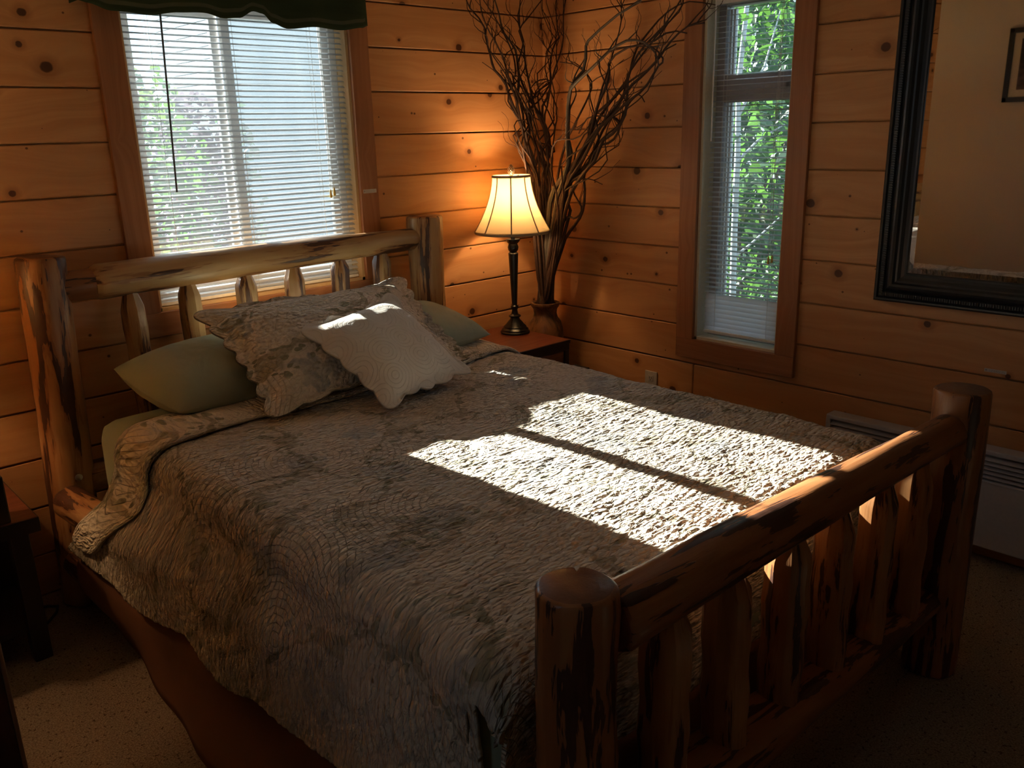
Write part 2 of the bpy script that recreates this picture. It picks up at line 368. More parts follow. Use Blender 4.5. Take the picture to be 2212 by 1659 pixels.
# ---------------------------------------------------------------- blinds
t = NT('blind_slat'); t.fin((.60, .63, .66), .38)
tl = t.n('BsdfTranslucent', Color=(.80, .84, .88, 1)); mx = t.n('MixShader', Fac=.13)
t.t.links.new(t.b.outputs[0], mx.inputs[1]); t.t.links.new(tl.outputs[0], mx.inputs[2]); t.t.links.new(mx.outputs[0], t.out.inputs[0])
SLAT = t.m
CORD = plain('blind_cord', (.70, .68, .62), .8)
WAND = plain('smoky_wand', (.10, .085, .075), .25)
TASSEL = plain('yellow_tassel', (.62, .45, .12), .5)
def blind(root, P, u0, u1, d, z_top, z_bot, tilt_fn, pitch=.0208, wd=.0255, wand=None, cords=(), tassels=()):
    mb = MB(); z = z_bot+.014; k = 0
    while z < z_top-.02:
        a = math.radians(tilt_fn(z)); rows = []
        for i in range(5):
            s = (i/4-.5)*wd; hgt = .0022*(1-(2*i/4-1)**2)
            dd = s*math.cos(a)-hgt*math.sin(a); dz = s*math.sin(a)+hgt*math.cos(a)
            jit = random.uniform(-.0004, .0004)
            rows.append([P(u0, d+dd, z+dz+jit), P((u0+u1)/2, d+dd, z+dz), P(u1, d+dd, z+dz-jit)])
        mb.grid(rows); z += pitch; k += 1
    o = mb.build('slats', SLAT, root, smooth=True)
    MB().box(P(u0, d-.013, z_top-.022), P(u1, d+.013, z_top+.012), .003).build('head_rail', VINYL, root)
    MB().box(P(u0, d-.011, z_bot-.008), P(u1, d+.011, z_bot+.005), .003).build('bottom_rail', VINYL, root)
    for u in cords:
        mb = MB()
        for e in (-.012, .012): mb.tube([P(u, d+e, z_bot), P(u, d+e, z_top)], .0007, 5)
        mb.build('ladder_cord', CORD, root)
    if wand:
        mb = MB(); mb.tube([P(wand[0], d-.03, z_top), P(wand[0]-wand[2]*.5, d-.03, (z_top+wand[1])/2), P(wand[0]-wand[2], d-.03, wand[1])], .0035, 6); mb.build('tilt_wand', WAND if wand[3] else VINYL, root)
    for (u, zb, sp) in tassels:
        for e in (0, sp):
            mb = MB(); mb.tube([P(u+e*.3, d-.024, z_top), P(u+e*.4+.006, d-.024, (z_top+zb)/2), P(u+e, d-.024, zb+.03)], .0009, 5)
            cr = mb.build('lift_cord', CORD, root)
            prof = [(.0015, .034), (.004, .026), (.0055, .004), (.004, 0)]
            mb = MB(); mb.lathe(prof[::-1], P(u+e, d-.024, zb+(abs(e)*.4)), 10); mb.build('tassel', TASSEL, cr, smooth=True)
b1 = thing('window_blind', 'white mini blind glowing in the wide window behind the headboard', 'blind', (-1.585, .035, .97))
blind(b1, lambda u, d, z: (u, d, z), WB[0]+.014, WB[1]-.016, .033, 2.06, .975, lambda z: 21, wand=(-1.885, 1.38, .028, True), cords=(-1.93, -1.62, -1.29), tassels=((-1.262, 1.315, .018),))
b2 = thing('window_blind', 'blue-grey mini blind in the narrow window beside the mirror', 'blind', (.035, -1.16, .64))
blind(b2, lambda u, d, z: (d, u, z), WR[0]+.014, WR[1]-.03, .035, 2.06, .668, lambda z: 9 if z > .84 else 66, wand=(-1.0, 1.50, .0, False), cords=(-1.04, -1.30), tassels=((-1.30, 1.0, -.016),))

# valance
t = NT('dark_green_valance')
o1 = t.obj(); nz = t.noise(t.obj((3, 3, 60)), 1, 3); wv = t.noise(o1, 260, 2)
c = t.mix(nz, (.028, .042, .022), (.055, .072, .035)); t.fin(c, .9, t.bump(wv, .4, .001), .15)
tl = t.n('BsdfTranslucent', Color=(.06, .09, .03, 1)); mx = t.n('MixShader', Fac=.2)
t.t.links.new(t.b.outputs[0], mx.inputs[1]); t.t.links.new(tl.outputs[0], mx.inputs[2]); t.t.links.new(mx.outputs[0], t.out.inputs[0])
VAL = t.m
HEMP = [(-2.185, 2.0), (-2.15, 1.995), (-2.08, 1.975), (-1.97, 1.968), (-1.87, 1.982), (-1.78, 1.985), (-1.70, 1.975), (-1.64, 1.980), (-1.585, 2.005), (-1.545, 2.000), (-1.50, 1.972), (-1.44, 1.955), (-1.33, 1.965), (-1.22, 1.96), (-1.13, 1.972), (-1.10, 1.982)]
def lerp_tab(tab, x):
    for (a, b), (c, d) in zip(tab, tab[1:]):
        if a <= x <= c: f_ = (x-a)/(c-a); f_ = f_*f_*(3-2*f_); return b+(d-b)*f_
    return tab[0][1] if x < tab[0][0] else tab[-1][1]
va = thing('valance', 'dark green fabric valance across the top of the wide window', 'valance', (-1.64, -.06, 2.0))
rows = []
for i in range(26):
    v = i/25; row = []
    for j in range(120):
        u = j/119; x = -2.185+u*1.085; zb = lerp_tab(HEMP, x); z = 2.30+(zb-2.30)*v
        y = -.095+.010*math.sin(u*31)*v+.012*math.sin(u*11+1)*v
        row.append((x, y, z))
    # returns to the wall at both ends
    row = [(row[0][0], -.004, row[0][2])]+row+[(row[-1][0], -.004, row[-1][2])]
    rows.append(row)
mb = MB(); mb.grid(rows); o = mb.build('valance_cloth', VAL, va, smooth=True)
m_ = o.modifiers.new('s', 'SOLIDIFY'); m_.thickness = .002
mb = MB(); mb.tube([(-2.185, -.09, 2.295), (-1.10, -.09, 2.295)], .008, 10); mb.tube([(-2.18, -.09, 2.295), (-2.18, 0, 2.295)], .006, 8); mb.tube([(-1.105, -.09, 2.295), (-1.105, 0, 2.295)], .006, 8)
mb.build('curtain_rod', plain('brass_rod', (.5, .36, .15), .3, 1), va, smooth=True)
rows = []
for i in range(4):
    row = []
    for j in range(110):
        u = .01+j/109*.98; x = -2.185+u*1.085; zb = lerp_tab(HEMP, x); v = 1-(.018+.004*i)/.3
        z = 2.30+(zb-2.30)*v; y = -.0965+.010*math.sin(u*31)*v+.012*math.sin(u*11+1)*v-.0008
        row.append((x, y, z))
    rows.append(row)
mb = MB(); mb.grid(rows); mb.build('hem_band', plain('green_hem', (.075, .085, .045), .9), va, smooth=True)
# ---------------------------------------------------------------- the log bed
def log(mb, p0, p1, r0, r1, n=28, seg=None, wob=.05, seed=0, bev=.012, facet=0, bow=0, capm=1, knots=3, tex=None, notch=None):
    """a hand peeled log from p0 to p1 with bumps, flats and bevelled ends"""
    p0, p1 = Vector(p0), Vector(p1); L = (p1-p0).length; d = (p1-p0)/L
    a = d.orthogonal().normalized(); b = d.cross(a); rnd = random.Random(seed)
    seg = seg or max(6, int(L/.035)); ts = [0, bev*.35/L]+[bev/L+(1-2*bev/L)*i/seg for i in range(seg+1)]+[1-bev*.35/L, 1]
    kn = [(rnd.random(), rnd.uniform(0, 6.28), rnd.uniform(.08, .2)) for _ in range(knots)]
    rows = []; lcs = []
    so = seed*3.7
    for k, t_ in enumerate(ts):
        r = r0+(r1-r0)*t_
        if k in (0, len(ts)-1): r -= bev*.75
        elif k in (1, len(ts)-2): r -= bev*.22
        c = p0+d*(L*t_)+b*(bow*math.sin(math.pi*t_))
        row = []
        for j in range(n):
            th = 2*math.pi*j/n; cx, sx = math.cos(th), math.sin(th)
            q = 1+wob*noise.noise(Vector((cx*1.3+so, sx*1.3, L*t_*2.2)))+wob*.45*noise.noise(Vector((cx*3+so, sx*3, L*t_*7)))
            if facet:
                m = 2*math.pi/facet; ph = ((th+seed) % m)-m/2; q *= 1-.55*(1-math.cos(m/2)/max(.3, math.cos(ph)))*-1 if False else math.cos(m/2)/math.cos(ph)*.5+.5
            for (kt, ka, kh) in kn:
                dd = ((t_-kt)*L/.04)**2+(math.atan2(math.sin(th-ka), math.cos(th-ka))*r/.03)**2
                if dd < 6: q += kh*.35*math.exp(-dd)
            if notch and k >= len(ts)-4:
                wd_ = c+(a*cx+b*sx)*r*q-c; ang = math.atan2(wd_.y, wd_.x); da = abs(math.atan2(math.sin(ang-notch[0]), math.cos(ang-notch[0])))
                q *= 1-.30*max(0, 1-da/.085)*(1 if k >= len(ts)-2 else .4)
            row.append(c+(a*cx+b*sx)*r*q)
            lcs.append(Vector((cx*r+so, sx*r+so*.3, L*t_+so*.7)))
        rows.append(row)
    while len(mb.lc) < len(mb.v): mb.lc.append(Vector((0, 0, 0)))
    i0 = mb.grid(rows, closed_u=True); mb.lc += lcs
    for ring, rev in ((0, True), (len(rows)-1, False)):
        idx = [i0+ring*n+k for k in range(n)]; mb.cap(idx[::-1] if rev else idx, mi=capm)
    return mb
def log_part(name, parent, mats, *a, **k):
    mb = MB(); log(mb, *a, **k)
    while len(mb.lc) < len(mb.v): mb.lc.append(Vector((0, 0, 0)))
    return mb.build(name, mats, parent, smooth=True, lc=True)
def spindle(parent, mats, x, y, z0, z1, r, seed, neck=.042, rn=.62):
    """hewn octagonal spindle whose shouldered tip enters the rail above"""
    rnd = random.Random(seed); n = 16; prof = [(z0, r*.95)]
    h = z1-z0
    m = 9
    for i in range(1, m): prof.append((z0+(h-neck-.02)*i/m, r*(1.0+.05*math.sin(i*1.7+seed))))
    prof += [(z1-neck-.012, r*1.0), (z1-neck, r*.97), (z1-neck*.25, r*(rn+.08)), (z1-.002, r*rn), (z1+.03, r*rn*.97)]
    mb = MB(); rows = []; lcs = []
    ph0 = rnd.uniform(0, 1); lean = rnd.uniform(-.012, .012)
    cuts = [rnd.uniform(-.012, .012) for _ in range(8)]
    for k, (z, rr) in enumerate(prof):
        row = []
        for j in range(n):
            th = 2*math.pi*(j/n)+ph0; oc = 2*math.pi/8; ph = ((2*math.pi*j/n) % oc)-oc/2
            q = (math.cos(oc/2)/math.cos(ph))
            q = 1+(q-1)*(.6 if z < z1-neck-.01 else 1)+.06*noise.noise(Vector((math.cos(th)*1.5+seed*2.1, math.sin(th)*1.5, z*5)))
            zz = z+(cuts[j//2 % 8] if len(prof)-5 <= k <= len(prof)-4 else 0)
            row.append((x+math.cos(th)*rr*q+lean*(zz-z0)/h, y+math.sin(th)*rr*q, zz)); lcs.append(Vector((math.cos(th)*r+seed*1.9, math.sin(th)*r, z+seed)))
        rows.append(row)
    i0 = mb.grid(rows, closed_u=True); mb.cap([i0+j for j in range(n)][::-1], 1); mb.cap([i0+(len(rows)-1)*n+j for j in range(n)], 1); mb.lc = lcs
    for i in range((len(rows)-6)*n, len(mb.mi)): pass
    o = mb.build('spindle', mats, parent, smooth=True, lc=True)
    o.data.set_sharp_from_angle(angle=math.radians(20)); return o

bed = thing('log_bed', 'rustic peeled log bed with spindled headboard and footboard', 'bed', (-1.62, -1.23, 0))
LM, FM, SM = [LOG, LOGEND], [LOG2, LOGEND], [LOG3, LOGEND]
# headboard
log_part('post', bed, LM, (-2.487, -.125, 0), (-2.437, -.118, 1.214), .077, .073, seed=3, wob=.07, capm=1)
log_part('post', bed, [LOGR, LOGEND], (-.885, -.125, 0), (-.882, -.125, 1.216), .076, .079, seed=14, wob=.06)
log_part('rail', bed, [LOGR, LOGEND], (-2.305, -.125, 1.110), (-.93, -.125, 1.122), .061, .047, seed=21, wob=.09, bev=.03, bow=.006)
log_part('tenon', bed, [LOG2, LOGEND], (-2.42, -.125, 1.106), (-2.27, -.125, 1.108), .050, .052, seed=29, wob=.05)
log_part('rail', bed, LM, (-2.42, -.125, .44), (-.93, -.125, .44), .055, .05, seed=22)
for i, (x, zt) in enumerate(((-2.168, 1.064), (-1.965, 1.070), (-1.752, 1.072), (-1.545, 1.077), (-1.338, 1.082), (-1.135, 1.088))):
    spindle(bed, SM, x, -.125, .46, zt-.005, .041, 31+i, neck=.045, rn=.62)
# footboard
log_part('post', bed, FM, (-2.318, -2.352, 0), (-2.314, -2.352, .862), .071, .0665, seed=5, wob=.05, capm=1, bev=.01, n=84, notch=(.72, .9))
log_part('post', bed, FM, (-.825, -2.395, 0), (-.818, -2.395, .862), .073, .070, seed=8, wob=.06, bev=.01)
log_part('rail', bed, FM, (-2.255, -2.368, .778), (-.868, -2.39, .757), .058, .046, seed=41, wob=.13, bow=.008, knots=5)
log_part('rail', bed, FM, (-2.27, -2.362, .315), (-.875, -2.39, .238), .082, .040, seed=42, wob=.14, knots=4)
for i, x in enumerate((-2.098, -1.893, -1.683, -1.468, -1.262, -1.050)):
    spindle(bed, [logwood('hewn_foot_spindle', (.42, .195, .07), (.33, .13, .042), amount=.58, freq=(34, 34, 4)), LOGEND] if i == 0 else FSM, x, -2.372-.01*i/5, .33-.012*i, .735-.004*i, .050-.001*i, 51+i, neck=.05, rn=.62)
    if i == 0: FSM = [bpy.data.materials['hewn_foot_spindle'], LOGEND]
# side rails
log_part('side_rail', bed, LM, (-2.505, -.20, .405), (-2.335, -2.30, .40), .057, .048, seed=61, wob=.08, bev=.022)
log_part('side_rail', bed, LM, (-2.515, -.205, .185), (-2.335, -2.30, .19), .052, .048, seed=62, wob=.09, bev=.022)
log_part('side_rail', bed, LM, (-.82, -.20, .405), (-.84, -2.33, .40), .055, .05, seed=63, wob=.08, bev=.022)
log_part('side_rail', bed, LM, (-.82, -.20, .185), (-.84, -2.33, .19), .052, .05, seed=64, wob=.09, bev=.022)
mb = MB(); mb.lathe([(.012, 0), (.012, .003), (.006, .006)], (0, 0, 0), 16)
o = mb.build('bolt', plain('galvanised_steel', (.55, .55, .52), .35, 1), bed, smooth=True)
o.data.transform(Matrix.Translation((-2.462, -.203, .478)) @ Matrix.Rotation(math.radians(90), 4, 'X'))

# mattress in sage sheet, box spring, skirt
def rail_x(y): return -2.505+.17*(-.2-y)/2.1
t = NT('sage_sheet'); o1 = t.obj(); nz = t.noise(o1, 6, 3); wv = t.noise(o1, 500, 2)
SAGE = t.fin(t.mix(nz, (.33, .345, .235), (.37, .385, .27)), .85, t.bump(t.math('ADD', nz, t.math('MULTIPLY', wv, .06)), .3, .01), .2)
def softbox(name, a, b, r, m, parent=None, sub=18, bulge=.006):
    bm = bmesh.new(); bmesh.ops.create_cube(bm, size=1); bmesh.ops.subdivide_edges(bm, edges=bm.edges[:], cuts=sub, use_grid_fill=True)
    a, b = Vector(a), Vector(b); c = (a+b)/2; h = (b-a)/2
    for v in bm.verts:
        p = Vector([v.co[i]*2*h[i] for i in range(3)]); q = Vector([max(-h[i]+r, min(h[i]-r, p[i])) for i in range(3)])
        dlt = p-q
        if dlt.length > 1e-6: p = q+dlt.normalized()*r*min(1, 1)
        p += p.normalized()*bulge*noise.noise(p*4)
        v.co = c+p
    me = bpy.data.meshes.new(name); bm.to_mesh(me); bm.free(); me.materials.append(m)
    me.polygons.foreach_set('use_smooth', [True]*len(me.polygons)); o = bpy.data.objects.new(name, me); C.objects.link(o)
    if parent: o.parent = parent; o.matrix_parent_inverse = Matrix.Translation(-parent.location)
    return o
mt = softbox('mattress', (-2.395, -2.235, .33), (-.865, -.205, .672), .07, SAGE, None, 26)
tag(mt, 'thick mattress in a sage green fitted sheet lying on the log bed', 'mattress')
bs = softbox('box_spring', (-2.38, -2.22, .12), (-.875, -.215, .328), .03, plain('ticking', (.45, .40, .33), .9), None, 10, .002)
tag(bs, 'box spring under the sage green mattress, hidden by the brown skirt', 'box spring')
t = NT('brown_skirt'); o1 = t.obj(); wv = t.noise(t.obj((400, 400, 900)), 1, 2)
SKIRT = t.fin(t.mix(t.noise(o1, 3, 3), (.17, .072, .036), (.21, .092, .045)), .9, t.bump(wv, .3, .001), .15)
mb = MB(); path = []
def sk(x, y): path.append((x, y))
N = 90
for i in range(N+1):
    s = i/N; sk(0, -.36-s*1.91)
for i in range(1, 60): s = i/60; sk(-2.46+s*1.61, -2.262-.008*math.sin(s*23))
for i in range(N+1): s = i/N; sk(-.79+.006*math.sin(s*15), -2.262+s*1.9)
rows = []
for k in range(14):
    v = k/13; row = []
    for i, (x, y) in enumerate(path):
        fl = .045*(1-v) if i <= N else 0
        fw = .012*math.sin(i*.33)*(1-v)
        inn = (.0 if v < .55 else (v-.55)*.10)
        if i <= N:
            fl_x = -2.455-.095*min(1, (-.2-y)/1.0)+(.10*max(0, (-1.5-y)/.8)); top_x = rail_x(y)-.066; q_ = min(1, v/.45); q_ = q_*q_*(3-2*q_)
            xx = fl_x+(top_x-fl_x)*q_-fw*.5+max(0, v-.6)*.12
        else: xx = x if i < N+60 else x+fw*.4-inn
        yy = y+(-.01*math.sin(i*.4)*(1-v) if N < i < N+60 else 0)
        row.append((xx, yy, .004+v*.375))
    rows.append(row)
mb.grid(rows); sk_ = mb.build('bed_skirt', SKIRT, None, smooth=True); m_ = sk_.modifiers.new('s', 'SOLIDIFY'); m_.thickness = .002
tag(sk_, 'plain brown bed skirt hanging to the carpet round the log bed', 'bed skirt')

# ---------------------------------------------------------------- quilt
def quilt_mat(name, ax, ay, k=1.0):
    t = NT(name); uv = t.uv()
    wn = t.n('TexNoise', Vector=uv, Scale=2.2, Detail=4, Roughness=.6)
    wp = t.n('VectorMath', {'operation': 'MULTIPLY_ADD'}); t.put(wp.inputs[0], wn.outputs['Color']); t.put(wp.inputs[1], (.42, .42, 0)); t.put(wp.inputs[2], uv)
    p = wp.outputs[0]
    # vines: thin contour bands of a warped noise
    vn = t.n('TexNoise', {'noise_dimensions': '2D'}, Vector=p, Scale=2.6, Detail=1.2, Roughness=.4).outputs['Fac']
    vine = t.math('SUBTRACT', 1, t.ss(t.math('ABSOLUTE', t.math('SUBTRACT', vn, .5)), .010, .019))
    tw = t.n('TexNoise', {'noise_dimensions': '2D'}, Vector=p, Scale=6.5, Detail=1).outputs['Fac']
    twig = t.math('SUBTRACT', 1, t.ss(t.math('ABSOLUTE', t.math('SUBTRACT', tw, .46)), .006, .013))
    # leaves: small elongated cells near the vines
    lv = t.n('TexVoronoi', {'voronoi_dimensions': '2D'}, Vector=t.n('Mapping', Vector=p, Scale=(19, 31, 1), Rotation=(0, 0, .7)).outputs[0], Scale=1)
    near = t.math('SUBTRACT', 1, t.ss(t.math('ABSOLUTE', t.math('SUBTRACT', vn, .5)), .05, .09))
    leaf = t.math('MULTIPLY', t.math('SUBTRACT', 1, t.ss(lv.outputs['Distance'], .26, .34)), t.math('MULTIPLY', near, t.ss(t.n('SeparateColor', Color=lv.outputs['Color']).outputs[0], .45, .5)))
    # flowers: big petalled blobs
    fv = t.n('TexVoronoi', {'voronoi_dimensions': '2D'}, Vector=t.n('Mapping', Vector=p, Scale=(3.6, 3.6, 1)).outputs[0], Scale=1)
    pet = t.n('TexVoronoi', {'voronoi_dimensions': '2D'}, Vector=t.n('Mapping', Vector=p, Scale=(22, 22, 1)).outputs[0], Scale=1)
    fd = t.math('ADD', fv.outputs['Distance'], t.math('MULTIPLY', pet.outputs['Distance'], .16))
    flower = t.math('MULTIPLY', t.math('SUBTRACT', 1, t.ss(fd, .30, .34)), t.ss(t.n('SeparateColor', Color=fv.outputs['Color']).outputs[1], .38, .42))
    petsh = t.ss(pet.outputs['Distance'], .1, .55)
    cream = t.mix(t.noise(uv, 5, 3), (.67, .56, .44), (.73, .63, .50))
    c = t.mix(t.math('MULTIPLY', flower, .54*k), cream, t.mix(petsh, (.30, .31, .32), (.46, .44, .38)))
    c = t.mix(t.math('MULTIPLY', vine, .48*k), c, (.30, .24, .14)); c = t.mix(t.math('MULTIPLY', twig, .22*k), c, (.34, .28, .18))
    c = t.mix(t.math('MULTIPLY', leaf, .62*k), c, (.27, .25, .15))
    # puckered quilting
    c1 = t.n('TexNoise', Vector=t.n('Mapping', Vector=uv, Scale=(ax, ay, 1)).outputs[0], Scale=1, Detail=2.5, Roughness=.55, Distortion=.6).outputs['Fac']
    c2 = t.n('TexVoronoi', {'voronoi_dimensions': '2D', 'feature': 'SMOOTH_F1'}, Vector=t.n('Mapping', Vector=uv, Scale=(ax*1.5, ay*1.3, 1)).outputs[0], Scale=1)
    # stitched arcs: fans about cell centres
    fan = t.n('TexVoronoi', {'voronoi_dimensions': '2D'}, Vector=t.n('Mapping', Vector=uv, Scale=(2.3, 2.3, 1)).outputs[0], Scale=1, Randomness=.45)
    arc = t.math('ABSOLUTE', t.math('SINE', t.math('MULTIPLY', fan.outputs['Distance'], 80)))
    groove = t.ss(arc, 0, .22)
    fanon = t.ss(t.noise(uv, 1.7, 1), .44, .5)
    gr = t.math('ADD', t.math('MULTIPLY', t.math('SUBTRACT', groove, 1), t.math('MULTIPLY', fanon, .5)), 1)
    h = t.math('ADD', t.math('MULTIPLY', c1, 1.0), t.math('ADD', t.math('MULTIPLY', c2.outputs['Distance'], -.5), t.math('MULTIPLY', gr, .55)))
    return t.fin(c, .9, t.bump(h, 1.0, .019), .12)
QUILT = quilt_mat('toile_quilt', 30, 95)
SHAMM = quilt_mat('toile_sham', 42, 60, 1.3)
XL, XR, YF, ZQ, RE = -2.405, -.850, -2.262, .690, .075
LA = math.pi/2*RE
def drop(s):            # arc length beyond the flat part -> (outward, down)
    if s <= 0: return 0, 0
    if s < LA: a = s/RE; return RE*math.sin(a), RE*(1-math.cos(a))
    e = s-LA; return RE, RE+e
flatL, flatR, flatF = XL+RE, XR-RE, YF+RE
def quilt_pt(a, b, lift=0):
    """a: across (x on the flat), b: along (y on the flat); lift moves along the outward normal"""
    x, y = min(max(a, flatL), flatR), max(b, flatF)
    sl = max(flatL-a, 0); sr = max(a-flatR, 0); sf = max(flatF-b, 0)
    dl, zl = drop(sl); dr, zr = drop(sr); df_, zf = drop(sf)
    z = ZQ-zl-zr-zf
    e = max(sl-LA, 0)
    if sl:
        k_ = min(1, e/.19); k_ = k_*k_*(3-2*k_); tgt = rail_x(b)-.064+.010*math.sin(b*11+1)-.012*max(0, e-.2)/.1
        x = x-dl if not e else XL+(tgt-XL)*k_
    e2 = max(sr-LA, 0)
    if sr: x += dr+e2*.05
    e3 = max(sf-LA, 0)
    if sf: y -= df_-.010+(.012*math.sin(a*9)-.02)*min(1, e3/.2)
    nx = Vector((-min(1, dl/RE)+min(1, dr/RE), -min(1, df_/RE), max(.0, 1-(zl+zr+zf)/RE)));
    nx = nx.normalized() if nx.length > .01 else Vector((0, 0, 1))
    lump = .009*noise.noise(Vector((a*2.6, b*2.6, 0)))+.004*noise.noise(Vector((a*7, b*9, 3)))+.0022*noise.noise(Vector((a*17, b*34, 7)))
    lump += .012*max(0, 1-abs(b+1.0)/.45)*math.sin(max(0, min(1, (a-flatL)/(flatR-flatL)))*math.pi)*.6
    if lift == 0:
        wx = .35*noise.noise(Vector((a*3.1, b*3.1, 11))); wy = .5*noise.noise(Vector((a*2.3, b*2.3, 17)))
        p1 = Vector((a*21+b*6*wy+wx, b*74+a*9*wy+wx*3, 2)); n1 = noise.noise(p1); n2 = noise.noise(Vector((a*40, b*110, 5)))
        lump += (min(.0034, abs(n1)*.0072)+.0008*n2-.0017)*(1 if b > flatF-.02 else .8)
    return Vector((x, y, z))+nx*(lump+lift)
def head_edge(a):
    e = max(max(flatL-a, 0)-LA, 0); return -.52-.5*min(e, .1)+.9*max(0, e-.1)+.12*max(0, 1-abs(a-flatR)/.35)
def band_edge(a):
    e = max(max(flatL-a, 0)-LA, 0); return -.765-.5*min(e, .08)+1.15*max(0, e-.08)+.10*max(0, 1-abs(a-flatR)/.35)
def hem_len(b, side):   # arc length of the flap below the flat
    sc = .022*abs(math.sin(b*8.5+side)); 
    if side == 0: return .415+sc+.045*min(1, max(0, (-.6-b)/1.2))
    return .46+sc
def build_quilt():
    q = thing('quilt', 'cream toile quilt with vines and grey flowers, sunlit in two stripes across the bed', 'quilt', (-1.62, -1.3, .69))
    mb = MB(); NA, NBq = 430, 520
    nl, nr_ = 96, 40; nb_f = 76
    cols = []
    for i in range(nl): cols.append(('L', 1-i/nl))
    for i in range(NA-nl-nr_): cols.append(('M', i/(NA-nl-nr_-1)))
    for i in range(nr_): cols.append(('R', (i+1)/nr_))
    rowsn = []
    for j in range(NBq-nb_f): rowsn.append(('M', j/(NBq-nb_f-1)))
    for j in range(nb_f): rowsn.append(('F', (j+1)/nb_f))
    vid = {}; uvv = {}
    for j, (kb, tb) in enumerate(rowsn):
        for i, (ka, ta) in enumerate(cols):
            a0 = flatL+ta*(flatR-flatL) if ka == 'M' else (flatL if ka == 'L' else flatR)
            b = flatF+0*tb if kb == 'F' else None
            if kb == 'M':
                bb = None
                a = a0
                for _ in range(2):
                    y0 = head_edge(a); bb = y0+(flatF-y0)*tb
                    if ka == 'L': a = flatL-ta*hem_len(bb, 0)
                    elif ka == 'R': a = flatR+ta*hem_len(bb, 1)
            else:
                a = a0
                if ka == 'L': a = flatL-ta*hem_len(flatF, 0)
                elif ka == 'R': a = flatR+ta*hem_len(flatF, 1)
                Lf = .345+LA-.045+.045*abs(math.sin((a+.07)*math.pi/.235))
                bb = flatF-tb*Lf
                if ka != 'M':
                    lim = LA*.95
                    if ta*hem_len(flatF, 0 if ka == 'L' else 1) > lim and tb*Lf > lim*.3: continue
                    if tb*Lf > lim*1.05 and ta > .16: continue
            vid[i, j] = len(mb.v); mb.v.append(quilt_pt(a, bb)); uvv[i, j] = (a, bb)
    for j in range(len(rowsn)-1):
        for i in range(len(cols)-1):
            ks = ((i, j), (i, j+1), (i+1, j+1), (i+1, j))
            if all(k in vid for k in ks):
                mb.f.append([vid[k] for k in ks]); mb.uv += [uvv[k] for k in ks]; mb.bv.append(0); mb.mi.append(0)
    o = mb.build('quilt_cover', QUILT, q, smooth=True)
    m_ = o.modifiers.new('s', 'SOLIDIFY'); m_.thickness = .010; m_.offset = 1
    o.data.flip_normals() if o.data.polygons[5000].normal.z < 0 else None
    # folded-back band with two rolled edges
    mb = MB(); rows = []; UV = []
    n_ = 170; a_lo, a_hi = flatL-.385, flatR+.40
    prof = []
    for k in range(24):
        th = 2*math.pi*k/24; cx, sz = math.cos(th), math.sin(th)
        prof.append((abs(cx)**.55*math.copysign(1, cx), abs(sz)**.8*math.copysign(1, sz)))
    for i in range(n_):
        t_ = i/(n_-1); a = a_lo+(a_hi-a_lo)*t_; s = max(flatL-a, 0)
        y0 = head_edge(a)+.005; wd = y0-band_edge(a)+.008*math.sin(a*13)
        endf = min(1, (t_*n_)/5, ((1-t_)*n_)/5); endf = math.sqrt(max(.0, 1-(1-endf)**2))*.97+.03
        row = []
        for (c_, s_) in prof:
            off = .5-.5*c_; yb = y0-wd/2+c_*wd/2*endf
            th_ = (.012+.006*noise.noise(Vector((a*9, yb*20, 1))))*(1+.5*max(0, c_)**3)
            row.append(quilt_pt(a, yb, .022+s_*th_*endf))
        rows.append(row)
    i0 = mb.grid(rows, closed_u=True, uvs=lambda i, j: (i*.017+3, -j*.017)); mb.cap([i0+k for k in range(24)][::-1]); mb.cap([i0+(n_-1)*24+k for k in range(24)])
    mb.build('folded_edge', SHAMM, q, smooth=True)
build_quilt()

